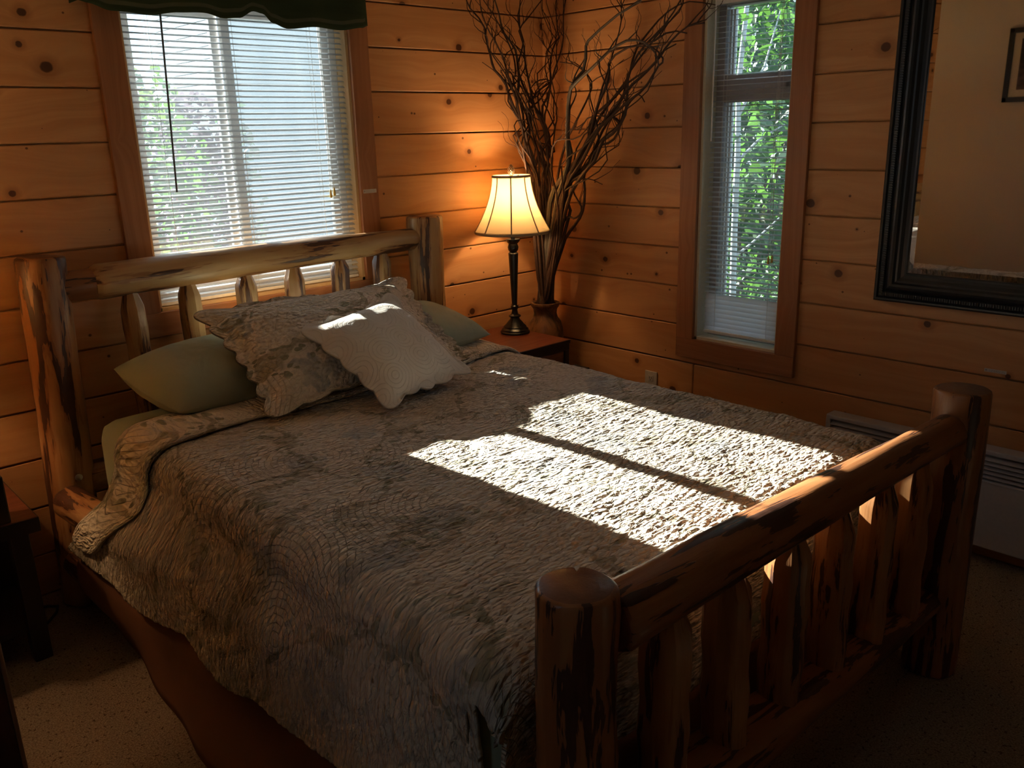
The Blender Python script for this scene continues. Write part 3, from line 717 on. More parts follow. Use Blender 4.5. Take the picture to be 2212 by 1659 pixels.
# ---------------------------------------------------------------- pillows
def pillow(name, label, FLc, FRc, BLc, BRc, thick, m, n=44, flange=0, scal=0, nsc=7, pinch=.07, dim=0, cat='pillow', lum=.006, seed=0, sag=0, rnd_=0, pw=.62):
    FLc, FRc, BLc, BRc = map(Vector, (FLc, FRc, BLc, BRc))
    nrm = (FRc-FLc).cross(BLc-FLc).normalized()
    if nrm.z < 0: nrm = -nrm
    cen = (FLc+FRc+BLc+BRc)/4; hx = (FRc-FLc).length/2; hy = (BLc-FLc).length/2
    core = 1-flange
    def P(u, v, side):
        # concave sides between pulled corners
        uu = u*(1-pinch*(1-v*v)*abs(u)**2)*(1-rnd_*v*v); vv = v*(1-pinch*(1-u*u)*abs(v)**2)*(1-rnd_*u*u)
        r = max(abs(u), abs(v))
        if flange or scal:
            e = max(0, (r-core*.9)/(1-core*.9)) if flange else max(0, (r-.8)/.2)
            par = v if abs(u) > abs(v) else u
            w_ = 1+scal*e*(abs(math.sin((par+1)*nsc*math.pi/2))-.35); uu *= w_; vv *= w_
        s, t_ = (uu+1)/2, (vv+1)/2
        base = FLc*(1-s)*(1-t_)+FRc*s*(1-t_)+BLc*(1-s)*t_+BRc*s*t_
        cu, cv = min(1, abs(u)/core), min(1, abs(v)/core)
        th = ((1-cu**2.6)*(1-cv**2.6))**pw
        wr = noise.noise(Vector((u*2.3+seed, v*2.3, side*.7)))*lum+noise.noise(Vector((u*7+seed, v*7, side)))*lum*.35
        edge = .0035 if flange else .001
        h = thick/2*th+edge+wr*th**.5
        curl = .012*math.sin(u*5+seed)*max(0, (r-core))/(1-core+1e-6) if flange else 0
        return base+nrm*(h*side+curl-sag*((u*hx)**2+(v*hy)**2)*.0)+Vector((0, 0, -sag*(abs(u)**3)*.5))
    mb = MB()
    G = [math.copysign(1-(1-abs(-1+2*i/n))**1.25, -1+2*i/n) for i in range(n+1)]
    for side in (1, -1):
        rows = [[P(u, v, side) for u in (G if side > 0 else G[::-1])] for v in G]
        us = G if side > 0 else G[::-1]
        mb.grid(rows, uvs=lambda i, j: (us[min(j, n)]*hx+seed*.37, G[min(i, n)]*hy+seed*.21))
    # rim
    ring = [(G[i], -1) for i in range(n)]+[(1, G[i]) for i in range(n)]+[(G[n-i], 1) for i in range(n)]+[(-1, G[n-i]) for i in range(n)]
    mb.grid([[P(u, v, 1) for u, v in ring], [P(u, v, -1) for u, v in ring]], closed_u=True)
    bm_m = mb.build(name, m, None, smooth=False)
    me = bm_m.data; b = bmesh.new(); b.from_mesh(me); bmesh.ops.remove_doubles(b, verts=b.verts[:], dist=.0004); bmesh.ops.recalc_face_normals(b, faces=b.faces[:]); b.to_mesh(me); b.free()
    me.polygons.foreach_set('use_smooth', [True]*len(me.polygons))
    return tag(bm_m, label, cat, dim or None)
t = NT('sage_pillowcase'); o1 = t.obj(); nz = t.noise(o1, 7, 3, .5, .6); wv = t.noise(o1, 600, 2)
SAGEP = t.fin(t.mix(nz, (.34, .355, .25), (.385, .40, .29)), .8, t.bump(t.math('ADD', nz, t.math('MULTIPLY', wv, .05)), .4, .02), .2)
t = NT('white_matelasse'); uv = t.uv(); nz = t.noise(uv, 30, 3, .6)
fan = t.n('TexVoronoi', {'voronoi_dimensions': '2D'}, Vector=t.uv(9, 9), Scale=1, Randomness=.7)
arc = t.ss(t.math('ABSOLUTE', t.math('SINE', t.math('MULTIPLY', fan.outputs['Distance'], 24))), 0, .35)
WHITE = t.fin((.66, .60, .52), .9, t.bump(t.math('ADD', t.math('MULTIPLY', arc, .6), t.math('MULTIPLY', nz, .9)), .55, .004), .15)
pillow('pillow', 'plain sage green pillow at the left of the bed, beside the thick log post', (-2.255, -.60, .740), (-1.66, -.575, .735), (-2.325, -.235, .835), (-1.68, -.215, .85), .20, SAGEP, seed=1, pinch=.0, rnd_=.05, pw=.52, cat='pillow')
pillow('pillow', 'plain sage green pillow poking out on the right, towards the lamp', (-1.52, -.58, .750), (-.87, -.555, .742), (-1.54, -.24, .86), (-.945, -.21, .845), .165, SAGEP, seed=2, pinch=.02, rnd_=.05, pw=.55)
pillow('pillow_sham', 'wide quilted toile pillow sham with scalloped edge leaning on the headboard', (-2.05, -.825, .735), (-1.19, -.775, .735), (-2.05, -.335, 1.005), (-1.14, -.285, .985), .17, SHAMM, n=60, flange=.10, scal=.055, nsc=7, pinch=.09, seed=3, cat='pillow', lum=.012)
pillow('cushion', 'square white matelasse cushion leaning in front of the toile sham', (-1.75, -1.035, .735), (-1.315, -.925, .735), (-1.835, -.665, .955), (-1.375, -.545, .985), .14, WHITE, n=50, flange=.08, scal=.07, nsc=5, pinch=.10, seed=4, cat='cushion', lum=.010)
WILLOW = [
('R',0.0110,[(-0.172,-0.155,0.721),(-0.174,-0.163,0.870),(-0.179,-0.178,1.010),(-0.185,-0.203,1.135),(-0.190,-0.224,1.228),(-0.202,-0.266,1.297),(-0.220,-0.335,1.349),(-0.234,-0.389,1.404),(-0.239,-0.410,1.461),(-0.233,-0.387,1.520),(-0.233,-0.387,1.579),(-0.235,-0.394,1.638),(-0.236,-0.397,1.702),(-0.240,-0.414,1.743),(-0.250,-0.449,1.773),(-0.266,-0.512,1.806),(-0.271,-0.532,1.856),(-0.272,-0.534,1.906),(-0.276,-0.551,1.925),(-0.299,-0.636,1.960),(-0.331,-0.758,2.002),(-0.357,-0.857,2.024),(-0.373,-0.919,2.044),(-0.381,-0.950,2.064)]),
('R',0.0090,[(-0.169,-0.146,0.719),(-0.183,-0.191,0.915),(-0.196,-0.232,1.080),(-0.206,-0.264,1.184),(-0.219,-0.303,1.267),(-0.239,-0.365,1.348),(-0.251,-0.404,1.416),(-0.249,-0.398,1.467),(-0.248,-0.396,1.544),(-0.251,-0.405,1.661),(-0.260,-0.431,1.736),(-0.273,-0.473,1.759),(-0.291,-0.529,1.782),(-0.313,-0.598,1.807),(-0.333,-0.662,1.834),(-0.352,-0.723,1.861),(-0.374,-0.791,1.881),(-0.396,-0.861,1.893),(-0.415,-0.921,1.890),(-0.432,-0.974,1.877),(-0.446,-1.017,1.856),(-0.456,-1.050,1.831),(-0.461,-1.066,1.807),(-0.464,-1.073,1.782)]),
('R',0.0080,[(-0.184,-0.200,0.728),(-0.189,-0.220,0.868),(-0.194,-0.244,0.999),(-0.202,-0.273,1.117),(-0.207,-0.294,1.220),(-0.211,-0.313,1.302),(-0.218,-0.342,1.348),(-0.230,-0.389,1.389),(-0.246,-0.455,1.433),(-0.261,-0.512,1.479),(-0.272,-0.559,1.533),(-0.279,-0.586,1.607),(-0.287,-0.621,1.671),(-0.298,-0.663,1.721),(-0.303,-0.686,1.758),(-0.306,-0.696,1.789),(-0.304,-0.690,1.824),(-0.315,-0.734,1.853),(-0.336,-0.819,1.874),(-0.357,-0.904,1.877),(-0.376,-0.983,1.883),(-0.393,-1.049,1.903),(-0.408,-1.110,1.904),(-0.422,-1.167,1.891)]),
('R',0.0080,[(-0.176,-0.176,0.724),(-0.178,-0.193,0.917),(-0.180,-0.216,1.076),(-0.183,-0.252,1.166),(-0.187,-0.293,1.233),(-0.191,-0.335,1.293),(-0.194,-0.376,1.346),(-0.198,-0.419,1.390),(-0.201,-0.452,1.435),(-0.203,-0.474,1.482),(-0.205,-0.490,1.531),(-0.206,-0.497,1.583),(-0.208,-0.520,1.619),(-0.211,-0.558,1.639),(-0.215,-0.604,1.665),(-0.220,-0.657,1.694),(-0.224,-0.694,1.720),(-0.227,-0.726,1.744),(-0.232,-0.785,1.769),(-0.238,-0.853,1.793),(-0.241,-0.886,1.820),(-0.243,-0.908,1.846),(-0.247,-0.948,1.863),(-0.251,-0.993,1.876)]),
('R',0.0080,[(-0.187,-0.214,0.730),(-0.194,-0.242,0.923),(-0.203,-0.279,1.067),(-0.215,-0.328,1.146),(-0.224,-0.367,1.219),(-0.233,-0.405,1.283),(-0.246,-0.457,1.333),(-0.261,-0.519,1.381),(-0.278,-0.588,1.427),(-0.286,-0.621,1.474),(-0.293,-0.652,1.515),(-0.308,-0.715,1.540),(-0.321,-0.767,1.573),(-0.330,-0.803,1.616),(-0.333,-0.814,1.659),(-0.333,-0.816,1.705),(-0.334,-0.819,1.753),(-0.339,-0.841,1.800),(-0.348,-0.880,1.843),(-0.359,-0.923,1.872),(-0.372,-0.975,1.900),(-0.387,-1.037,1.933),(-0.399,-1.089,1.974),(-0.410,-1.133,2.018)]),
('R',0.0070,[(-0.176,-0.214,0.729),(-0.177,-0.240,0.830),(-0.177,-0.264,0.922),(-0.178,-0.286,0.998),(-0.178,-0.312,1.058),(-0.179,-0.346,1.097),(-0.179,-0.379,1.129),(-0.180,-0.408,1.160),(-0.181,-0.429,1.196),(-0.181,-0.440,1.242),(-0.181,-0.443,1.290),(-0.181,-0.437,1.339),(-0.181,-0.446,1.384),(-0.181,-0.471,1.423),(-0.182,-0.501,1.466),(-0.183,-0.537,1.509),(-0.184,-0.583,1.541),(-0.185,-0.633,1.566),(-0.185,-0.662,1.601),(-0.186,-0.682,1.639),(-0.187,-0.717,1.674),(-0.187,-0.754,1.699),(-0.188,-0.775,1.689),(-0.188,-0.791,1.666)]),
('R',0.0070,[(-0.181,-0.192,0.727),(-0.194,-0.250,0.880),(-0.205,-0.299,1.019),(-0.210,-0.321,1.127),(-0.212,-0.330,1.212),(-0.214,-0.336,1.268),(-0.216,-0.349,1.303),(-0.230,-0.410,1.337),(-0.250,-0.496,1.368),(-0.262,-0.550,1.413),(-0.270,-0.584,1.466),(-0.279,-0.628,1.495),(-0.291,-0.679,1.503),(-0.300,-0.718,1.519),(-0.306,-0.745,1.545),(-0.309,-0.758,1.568),(-0.308,-0.756,1.587),(-0.304,-0.735,1.602),(-0.293,-0.690,1.610),(-0.281,-0.637,1.615),(-0.269,-0.580,1.617),(-0.257,-0.529,1.609),(-0.249,-0.493,1.580),(-0.242,-0.462,1.545)]),
('R',0.0060,[(-0.175,-0.169,0.723),(-0.175,-0.193,0.806),(-0.175,-0.215,0.901),(-0.175,-0.236,1.046),(-0.176,-0.253,1.198),(-0.176,-0.260,1.288),(-0.176,-0.264,1.349),(-0.176,-0.285,1.422),(-0.176,-0.313,1.492),(-0.176,-0.331,1.529),(-0.176,-0.344,1.543),(-0.176,-0.366,1.571),(-0.177,-0.397,1.613),(-0.177,-0.424,1.649),(-0.177,-0.448,1.681),(-0.177,-0.467,1.711),(-0.177,-0.482,1.739),(-0.177,-0.482,1.766),(-0.177,-0.463,1.790),(-0.177,-0.437,1.812),(-0.177,-0.406,1.831),(-0.176,-0.371,1.847),(-0.176,-0.330,1.855),(-0.176,-0.286,1.862)]),
('R',0.0070,[(-0.188,-0.210,0.730),(-0.200,-0.248,0.907),(-0.211,-0.284,1.062),(-0.219,-0.313,1.169),(-0.228,-0.342,1.249),(-0.240,-0.384,1.324),(-0.255,-0.433,1.391),(-0.272,-0.490,1.453),(-0.291,-0.554,1.507),(-0.312,-0.622,1.551),(-0.333,-0.693,1.585),(-0.352,-0.756,1.616),(-0.369,-0.814,1.643),(-0.387,-0.873,1.669),(-0.405,-0.936,1.693),(-0.420,-0.986,1.722),(-0.432,-1.025,1.758),(-0.441,-1.054,1.785),(-0.448,-1.079,1.795),(-0.449,-1.082,1.808),(-0.440,-1.052,1.835),(-0.428,-1.012,1.856),(-0.415,-0.970,1.854),(-0.402,-0.925,1.846)]),
('R',0.0080,[(-0.181,-0.186,0.726),(-0.190,-0.218,0.923),(-0.199,-0.252,1.096),(-0.211,-0.296,1.208),(-0.226,-0.348,1.286),(-0.244,-0.414,1.352),(-0.264,-0.487,1.407),(-0.282,-0.550,1.471),(-0.298,-0.608,1.536),(-0.313,-0.664,1.584),(-0.329,-0.719,1.620),(-0.343,-0.772,1.658),(-0.358,-0.823,1.699),(-0.371,-0.873,1.730),(-0.385,-0.922,1.751),(-0.398,-0.967,1.773),(-0.409,-1.009,1.797),(-0.419,-1.046,1.821),(-0.427,-1.073,1.845),(-0.436,-1.107,1.868),(-0.449,-1.152,1.892),(-0.462,-1.199,1.909),(-0.474,-1.243,1.911),(-0.486,-1.286,1.910)]),
('R',0.0070,[(-0.175,-0.189,0.725),(-0.174,-0.211,0.905),(-0.174,-0.237,1.069),(-0.173,-0.278,1.199),(-0.173,-0.327,1.306),(-0.172,-0.379,1.404),(-0.171,-0.431,1.489),(-0.170,-0.478,1.556),(-0.170,-0.521,1.611),(-0.169,-0.572,1.664),(-0.168,-0.626,1.713),(-0.168,-0.660,1.746),(-0.167,-0.678,1.765),(-0.167,-0.694,1.797),(-0.167,-0.707,1.844),(-0.167,-0.728,1.885),(-0.166,-0.758,1.917),(-0.166,-0.795,1.949),(-0.165,-0.839,1.985),(-0.164,-0.886,2.013),(-0.164,-0.935,2.031),(-0.163,-0.988,2.038),(-0.162,-1.048,2.027),(-0.161,-1.108,2.012)]),
('R',0.0060,[(-0.175,-0.163,0.722),(-0.180,-0.189,0.921),(-0.187,-0.218,1.101),(-0.197,-0.265,1.221),(-0.210,-0.324,1.297),(-0.223,-0.381,1.358),(-0.235,-0.439,1.404),(-0.246,-0.487,1.447),(-0.254,-0.522,1.491),(-0.260,-0.549,1.535),(-0.265,-0.572,1.583),(-0.269,-0.591,1.633),(-0.272,-0.607,1.673),(-0.275,-0.620,1.705),(-0.279,-0.635,1.736),(-0.283,-0.655,1.768),(-0.287,-0.673,1.800),(-0.290,-0.687,1.827),(-0.293,-0.699,1.854),(-0.297,-0.719,1.892),(-0.303,-0.744,1.939),(-0.306,-0.758,1.984),(-0.306,-0.758,2.028),(-0.305,-0.755,2.072)]),
('R',0.0070,[(-0.180,-0.213,0.729),(-0.183,-0.244,0.887),(-0.187,-0.283,1.022),(-0.193,-0.346,1.123),(-0.195,-0.364,1.196),(-0.192,-0.336,1.246),(-0.193,-0.342,1.290),(-0.196,-0.375,1.330),(-0.202,-0.435,1.374),(-0.208,-0.494,1.421),(-0.212,-0.530,1.477),(-0.214,-0.560,1.524),(-0.217,-0.584,1.557),(-0.222,-0.639,1.617),(-0.229,-0.707,1.692),(-0.231,-0.723,1.739),(-0.232,-0.734,1.779),(-0.237,-0.788,1.828),(-0.243,-0.844,1.873),(-0.248,-0.890,1.912),(-0.253,-0.947,1.952),(-0.259,-1.009,1.991),(-0.262,-1.030,2.019),(-0.262,-1.032,2.042)]),
('R',0.0050,[(-0.176,-0.176,0.724),(-0.180,-0.205,0.837),(-0.183,-0.232,0.946),(-0.187,-0.260,1.033),(-0.190,-0.288,1.094),(-0.194,-0.316,1.136),(-0.197,-0.342,1.162),(-0.200,-0.368,1.166),(-0.203,-0.392,1.160),(-0.205,-0.413,1.166),(-0.208,-0.434,1.180),(-0.210,-0.448,1.198),(-0.209,-0.446,1.219),(-0.207,-0.424,1.243),(-0.204,-0.400,1.269),(-0.202,-0.387,1.291),(-0.201,-0.377,1.313),(-0.201,-0.380,1.331),(-0.205,-0.407,1.341),(-0.210,-0.455,1.345),(-0.216,-0.500,1.345),(-0.220,-0.533,1.340),(-0.224,-0.562,1.331),(-0.227,-0.590,1.323)]),
('L',0.0060,[(-0.193,-0.165,0.725),(-0.175,-0.165,0.867),(-0.159,-0.165,0.992),(-0.151,-0.165,1.073),(-0.144,-0.166,1.152),(-0.133,-0.166,1.253),(-0.123,-0.166,1.348),(-0.113,-0.166,1.432),(-0.115,-0.166,1.486),(-0.133,-0.166,1.499),(-0.149,-0.165,1.530),(-0.161,-0.165,1.587),(-0.158,-0.165,1.635),(-0.141,-0.166,1.674),(-0.127,-0.166,1.723),(-0.112,-0.166,1.780),(-0.088,-0.166,1.837),(-0.058,-0.167,1.893),(-0.035,-0.167,1.942),(-0.025,-0.168,1.990),(-0.025,-0.168,2.051),(-0.025,-0.169,2.112),(-0.025,-0.169,2.149),(-0.025,-0.169,2.178)]),
('L',0.0060,[(-0.190,-0.167,0.725),(-0.180,-0.166,0.907),(-0.167,-0.164,1.075),(-0.143,-0.160,1.220),(-0.129,-0.159,1.345),(-0.139,-0.160,1.446),(-0.154,-0.162,1.533),(-0.174,-0.165,1.613),(-0.172,-0.165,1.673),(-0.137,-0.160,1.710),(-0.113,-0.156,1.741),(-0.107,-0.156,1.769),(-0.105,-0.155,1.806),(-0.106,-0.155,1.852),(-0.098,-0.154,1.894),(-0.084,-0.152,1.931),(-0.063,-0.149,1.961),(-0.035,-0.145,1.985),(-0.025,-0.139,1.995),(-0.025,-0.132,2.002),(-0.025,-0.126,2.044),(-0.025,-0.121,2.100),(-0.025,-0.123,2.138),(-0.025,-0.127,2.170)]),
('L',0.0090,[(-0.215,-0.164,0.729),(-0.210,-0.164,0.915),(-0.207,-0.164,1.077),(-0.208,-0.164,1.184),(-0.214,-0.164,1.270),(-0.220,-0.164,1.351),(-0.234,-0.163,1.421),(-0.261,-0.163,1.480),(-0.285,-0.162,1.531),(-0.305,-0.161,1.575),(-0.321,-0.161,1.620),(-0.334,-0.160,1.668),(-0.334,-0.160,1.715),(-0.322,-0.161,1.762),(-0.319,-0.161,1.807),(-0.324,-0.161,1.850),(-0.329,-0.161,1.887),(-0.338,-0.160,1.921),(-0.366,-0.159,1.954),(-0.403,-0.158,1.987),(-0.420,-0.158,2.026),(-0.430,-0.158,2.066),(-0.443,-0.157,2.100),(-0.456,-0.157,2.132)]),
('L',0.0080,[(-0.233,-0.165,0.731),(-0.256,-0.165,0.882),(-0.265,-0.166,0.997),(-0.254,-0.165,1.065),(-0.246,-0.165,1.144),(-0.242,-0.165,1.226),(-0.250,-0.165,1.305),(-0.240,-0.165,1.378),(-0.206,-0.165,1.443),(-0.164,-0.165,1.487),(-0.136,-0.165,1.525),(-0.149,-0.165,1.575),(-0.179,-0.165,1.622),(-0.219,-0.165,1.665),(-0.252,-0.165,1.700),(-0.280,-0.166,1.735),(-0.305,-0.166,1.777),(-0.323,-0.166,1.818),(-0.331,-0.166,1.859),(-0.305,-0.166,1.908),(-0.289,-0.166,1.959),(-0.311,-0.166,2.010),(-0.313,-0.166,2.072),(-0.302,-0.166,2.143)]),
('L',0.0080,[(-0.211,-0.166,0.728),(-0.193,-0.165,0.926),(-0.187,-0.165,1.100),(-0.203,-0.166,1.235),(-0.223,-0.166,1.332),(-0.247,-0.167,1.394),(-0.269,-0.167,1.461),(-0.291,-0.167,1.525),(-0.312,-0.168,1.575),(-0.336,-0.168,1.623),(-0.371,-0.169,1.680),(-0.396,-0.170,1.729),(-0.409,-0.170,1.766),(-0.439,-0.171,1.798),(-0.479,-0.172,1.827),(-0.493,-0.172,1.855),(-0.501,-0.172,1.886),(-0.515,-0.172,1.925),(-0.527,-0.173,1.965),(-0.532,-0.173,2.000),(-0.562,-0.173,2.037),(-0.612,-0.174,2.073),(-0.630,-0.175,2.100),(-0.635,-0.175,2.122)]),
('L',0.0070,[(-0.207,-0.173,0.728),(-0.187,-0.168,0.961),(-0.171,-0.164,1.151),(-0.170,-0.164,1.241),(-0.166,-0.163,1.301),(-0.148,-0.159,1.359),(-0.132,-0.155,1.415),(-0.118,-0.151,1.475),(-0.123,-0.152,1.526),(-0.153,-0.160,1.563),(-0.187,-0.168,1.603),(-0.224,-0.177,1.648),(-0.251,-0.183,1.691),(-0.269,-0.188,1.733),(-0.289,-0.193,1.785),(-0.308,-0.197,1.843),(-0.317,-0.199,1.891),(-0.320,-0.200,1.931),(-0.340,-0.205,1.964),(-0.359,-0.210,1.992),(-0.334,-0.204,2.020),(-0.283,-0.191,2.053),(-0.217,-0.175,2.101),(-0.142,-0.157,2.156)]),
('L',0.0060,[(-0.207,-0.168,0.728),(-0.195,-0.167,0.932),(-0.192,-0.166,1.117),(-0.214,-0.168,1.270),(-0.241,-0.170,1.384),(-0.264,-0.172,1.447),(-0.284,-0.174,1.502),(-0.300,-0.175,1.565),(-0.311,-0.176,1.613),(-0.312,-0.176,1.635),(-0.329,-0.177,1.683),(-0.367,-0.180,1.764),(-0.377,-0.181,1.804),(-0.360,-0.180,1.802),(-0.355,-0.179,1.824),(-0.361,-0.180,1.862),(-0.371,-0.181,1.895),(-0.388,-0.182,1.924),(-0.411,-0.184,1.957),(-0.438,-0.186,1.990),(-0.461,-0.188,2.018),(-0.487,-0.190,2.047),(-0.524,-0.193,2.082),(-0.565,-0.196,2.119)]),
('L',0.0060,[(-0.232,-0.176,0.733),(-0.212,-0.172,0.943),(-0.200,-0.170,1.128),(-0.208,-0.171,1.241),(-0.229,-0.175,1.317),(-0.261,-0.182,1.395),(-0.298,-0.189,1.463),(-0.322,-0.193,1.520),(-0.340,-0.197,1.569),(-0.355,-0.200,1.618),(-0.369,-0.203,1.667),(-0.393,-0.207,1.720),(-0.424,-0.213,1.776),(-0.447,-0.217,1.821),(-0.459,-0.220,1.853),(-0.480,-0.224,1.887),(-0.512,-0.230,1.924),(-0.541,-0.236,1.954),(-0.561,-0.239,1.972),(-0.579,-0.243,1.993),(-0.600,-0.247,2.025),(-0.616,-0.250,2.056),(-0.621,-0.251,2.082),(-0.623,-0.251,2.108)]),
('L',0.0050,[(-0.182,-0.165,0.724),(-0.171,-0.165,0.937),(-0.162,-0.165,1.131),(-0.159,-0.165,1.254),(-0.161,-0.165,1.325),(-0.176,-0.165,1.393),(-0.205,-0.166,1.458),(-0.231,-0.166,1.520),(-0.251,-0.167,1.589),(-0.259,-0.167,1.648),(-0.242,-0.167,1.677),(-0.209,-0.166,1.689),(-0.173,-0.165,1.716),(-0.131,-0.164,1.759),(-0.115,-0.164,1.788),(-0.145,-0.164,1.796),(-0.187,-0.165,1.791),(-0.221,-0.166,1.778),(-0.249,-0.167,1.754),(-0.254,-0.167,1.715),(-0.238,-0.166,1.663),(-0.223,-0.166,1.616),(-0.209,-0.166,1.578),(-0.196,-0.165,1.542)]),
('L',0.0051,[(-0.205,-0.176,0.728),(-0.155,-0.158,0.867),(-0.126,-0.147,0.994),(-0.151,-0.156,1.089),(-0.180,-0.167,1.178),(-0.200,-0.174,1.280),(-0.187,-0.170,1.363),(-0.128,-0.147,1.424),(-0.061,-0.122,1.458),(-0.025,-0.095,1.459),(-0.025,-0.090,1.498),(-0.026,-0.109,1.575),(-0.094,-0.135,1.642),(-0.173,-0.164,1.701),(-0.214,-0.180,1.760),(-0.214,-0.179,1.819),(-0.119,-0.144,1.869),(-0.025,-0.087,1.916),(-0.025,-0.041,1.957),(-0.025,-0.025,1.997)]),
('L',0.0032,[(-0.224,-0.167,0.730),(-0.207,-0.167,0.967),(-0.203,-0.166,1.164),(-0.226,-0.168,1.275),(-0.258,-0.169,1.356),(-0.297,-0.171,1.427),(-0.310,-0.172,1.485),(-0.281,-0.170,1.530),(-0.270,-0.170,1.583),(-0.289,-0.171,1.648),(-0.331,-0.173,1.720),(-0.395,-0.176,1.797),(-0.445,-0.179,1.852),(-0.481,-0.180,1.889),(-0.492,-0.181,1.924),(-0.486,-0.181,1.954),(-0.479,-0.180,1.969),(-0.475,-0.180,1.979),(-0.491,-0.181,2.009),(-0.516,-0.182,2.046)]),
('R',0.0034,[(-0.191,-0.218,0.732),(-0.206,-0.267,0.920),(-0.215,-0.301,1.067),(-0.217,-0.307,1.149),(-0.219,-0.314,1.217),(-0.225,-0.333,1.273),(-0.252,-0.423,1.311),(-0.286,-0.538,1.344),(-0.320,-0.653,1.386),(-0.338,-0.713,1.434),(-0.335,-0.703,1.491),(-0.336,-0.706,1.537),(-0.341,-0.722,1.574),(-0.350,-0.754,1.614),(-0.363,-0.796,1.650),(-0.378,-0.845,1.675),(-0.390,-0.888,1.702),(-0.400,-0.921,1.733),(-0.405,-0.939,1.774),(-0.408,-0.948,1.821)]),
('R',0.0045,[(-0.175,-0.163,0.722),(-0.176,-0.171,0.914),(-0.179,-0.185,1.090),(-0.187,-0.226,1.207),(-0.199,-0.289,1.276),(-0.213,-0.365,1.332),(-0.232,-0.461,1.375),(-0.248,-0.543,1.416),(-0.255,-0.583,1.465),(-0.258,-0.597,1.519),(-0.257,-0.592,1.576),(-0.251,-0.563,1.639),(-0.247,-0.541,1.692),(-0.245,-0.532,1.728),(-0.247,-0.539,1.753),(-0.254,-0.576,1.773),(-0.265,-0.636,1.786),(-0.275,-0.686,1.801),(-0.283,-0.726,1.818),(-0.290,-0.764,1.834)]),
('L',0.0041,[(-0.210,-0.165,0.728),(-0.189,-0.165,0.854),(-0.168,-0.165,0.977),(-0.161,-0.165,1.087),(-0.165,-0.165,1.186),(-0.181,-0.165,1.271),(-0.210,-0.165,1.339),(-0.254,-0.165,1.391),(-0.296,-0.165,1.434),(-0.329,-0.165,1.476),(-0.356,-0.165,1.514),(-0.364,-0.165,1.544),(-0.343,-0.165,1.563),(-0.311,-0.165,1.578),(-0.297,-0.165,1.603),(-0.296,-0.165,1.636),(-0.306,-0.165,1.672),(-0.328,-0.165,1.707),(-0.361,-0.165,1.742),(-0.396,-0.166,1.776)]),
('R',0.0039,[(-0.175,-0.186,0.725),(-0.175,-0.239,0.860),(-0.176,-0.285,0.986),(-0.176,-0.302,1.091),(-0.176,-0.295,1.180),(-0.176,-0.287,1.247),(-0.176,-0.269,1.288),(-0.176,-0.269,1.316),(-0.176,-0.319,1.338),(-0.177,-0.394,1.354),(-0.177,-0.460,1.383),(-0.177,-0.521,1.426),(-0.178,-0.573,1.461),(-0.178,-0.615,1.477),(-0.178,-0.644,1.491),(-0.178,-0.650,1.519),(-0.178,-0.637,1.554),(-0.178,-0.624,1.583),(-0.178,-0.608,1.604),(-0.178,-0.591,1.624)]),
('L',0.0043,[(-0.192,-0.170,0.726),(-0.191,-0.169,0.942),(-0.163,-0.162,1.131),(-0.104,-0.146,1.288),(-0.085,-0.142,1.422),(-0.111,-0.148,1.541),(-0.196,-0.171,1.651),(-0.215,-0.175,1.716),(-0.185,-0.168,1.749),(-0.137,-0.155,1.769),(-0.076,-0.139,1.800),(-0.025,-0.123,1.847),(-0.025,-0.116,1.898),(-0.025,-0.118,1.947),(-0.037,-0.129,1.990),(-0.025,-0.125,2.012),(-0.025,-0.107,2.038),(-0.025,-0.074,2.105),(-0.025,-0.057,2.151),(-0.025,-0.055,2.178)]),
('L',0.0038,[(-0.212,-0.172,0.729),(-0.193,-0.169,0.978),(-0.214,-0.173,1.195),(-0.283,-0.187,1.365),(-0.330,-0.196,1.451),(-0.347,-0.199,1.503),(-0.319,-0.194,1.557),(-0.272,-0.184,1.593),(-0.248,-0.180,1.637),(-0.338,-0.198,1.750),(-0.413,-0.213,1.814),(-0.454,-0.221,1.828),(-0.467,-0.223,1.865),(-0.448,-0.219,1.897),(-0.395,-0.209,1.916),(-0.373,-0.205,1.942),(-0.396,-0.209,1.973),(-0.487,-0.227,2.007),(-0.591,-0.248,2.055),(-0.696,-0.269,2.112)]),
('L',0.0041,[(-0.184,-0.167,0.724),(-0.167,-0.163,0.980),(-0.154,-0.161,1.189),(-0.148,-0.159,1.294),(-0.155,-0.161,1.373),(-0.177,-0.165,1.454),(-0.211,-0.173,1.536),(-0.262,-0.183,1.627),(-0.282,-0.188,1.684),(-0.268,-0.185,1.702),(-0.218,-0.174,1.733),(-0.136,-0.157,1.776),(-0.118,-0.153,1.791),(-0.153,-0.160,1.782),(-0.194,-0.169,1.763),(-0.238,-0.178,1.733),(-0.251,-0.181,1.687),(-0.250,-0.181,1.634),(-0.251,-0.181,1.594),(-0.252,-0.181,1.558)]),
('R',0.0033,[(-0.190,-0.212,0.731),(-0.201,-0.246,0.887),(-0.212,-0.277,1.031),(-0.219,-0.298,1.135),(-0.223,-0.311,1.207),(-0.234,-0.346,1.273),(-0.256,-0.412,1.335),(-0.280,-0.484,1.392),(-0.301,-0.548,1.447),(-0.320,-0.609,1.500),(-0.336,-0.657,1.544),(-0.348,-0.694,1.583),(-0.360,-0.730,1.616),(-0.371,-0.762,1.643),(-0.383,-0.800,1.665),(-0.404,-0.865,1.683),(-0.430,-0.943,1.697),(-0.451,-1.008,1.716),(-0.467,-1.057,1.739),(-0.482,-1.103,1.763)]),
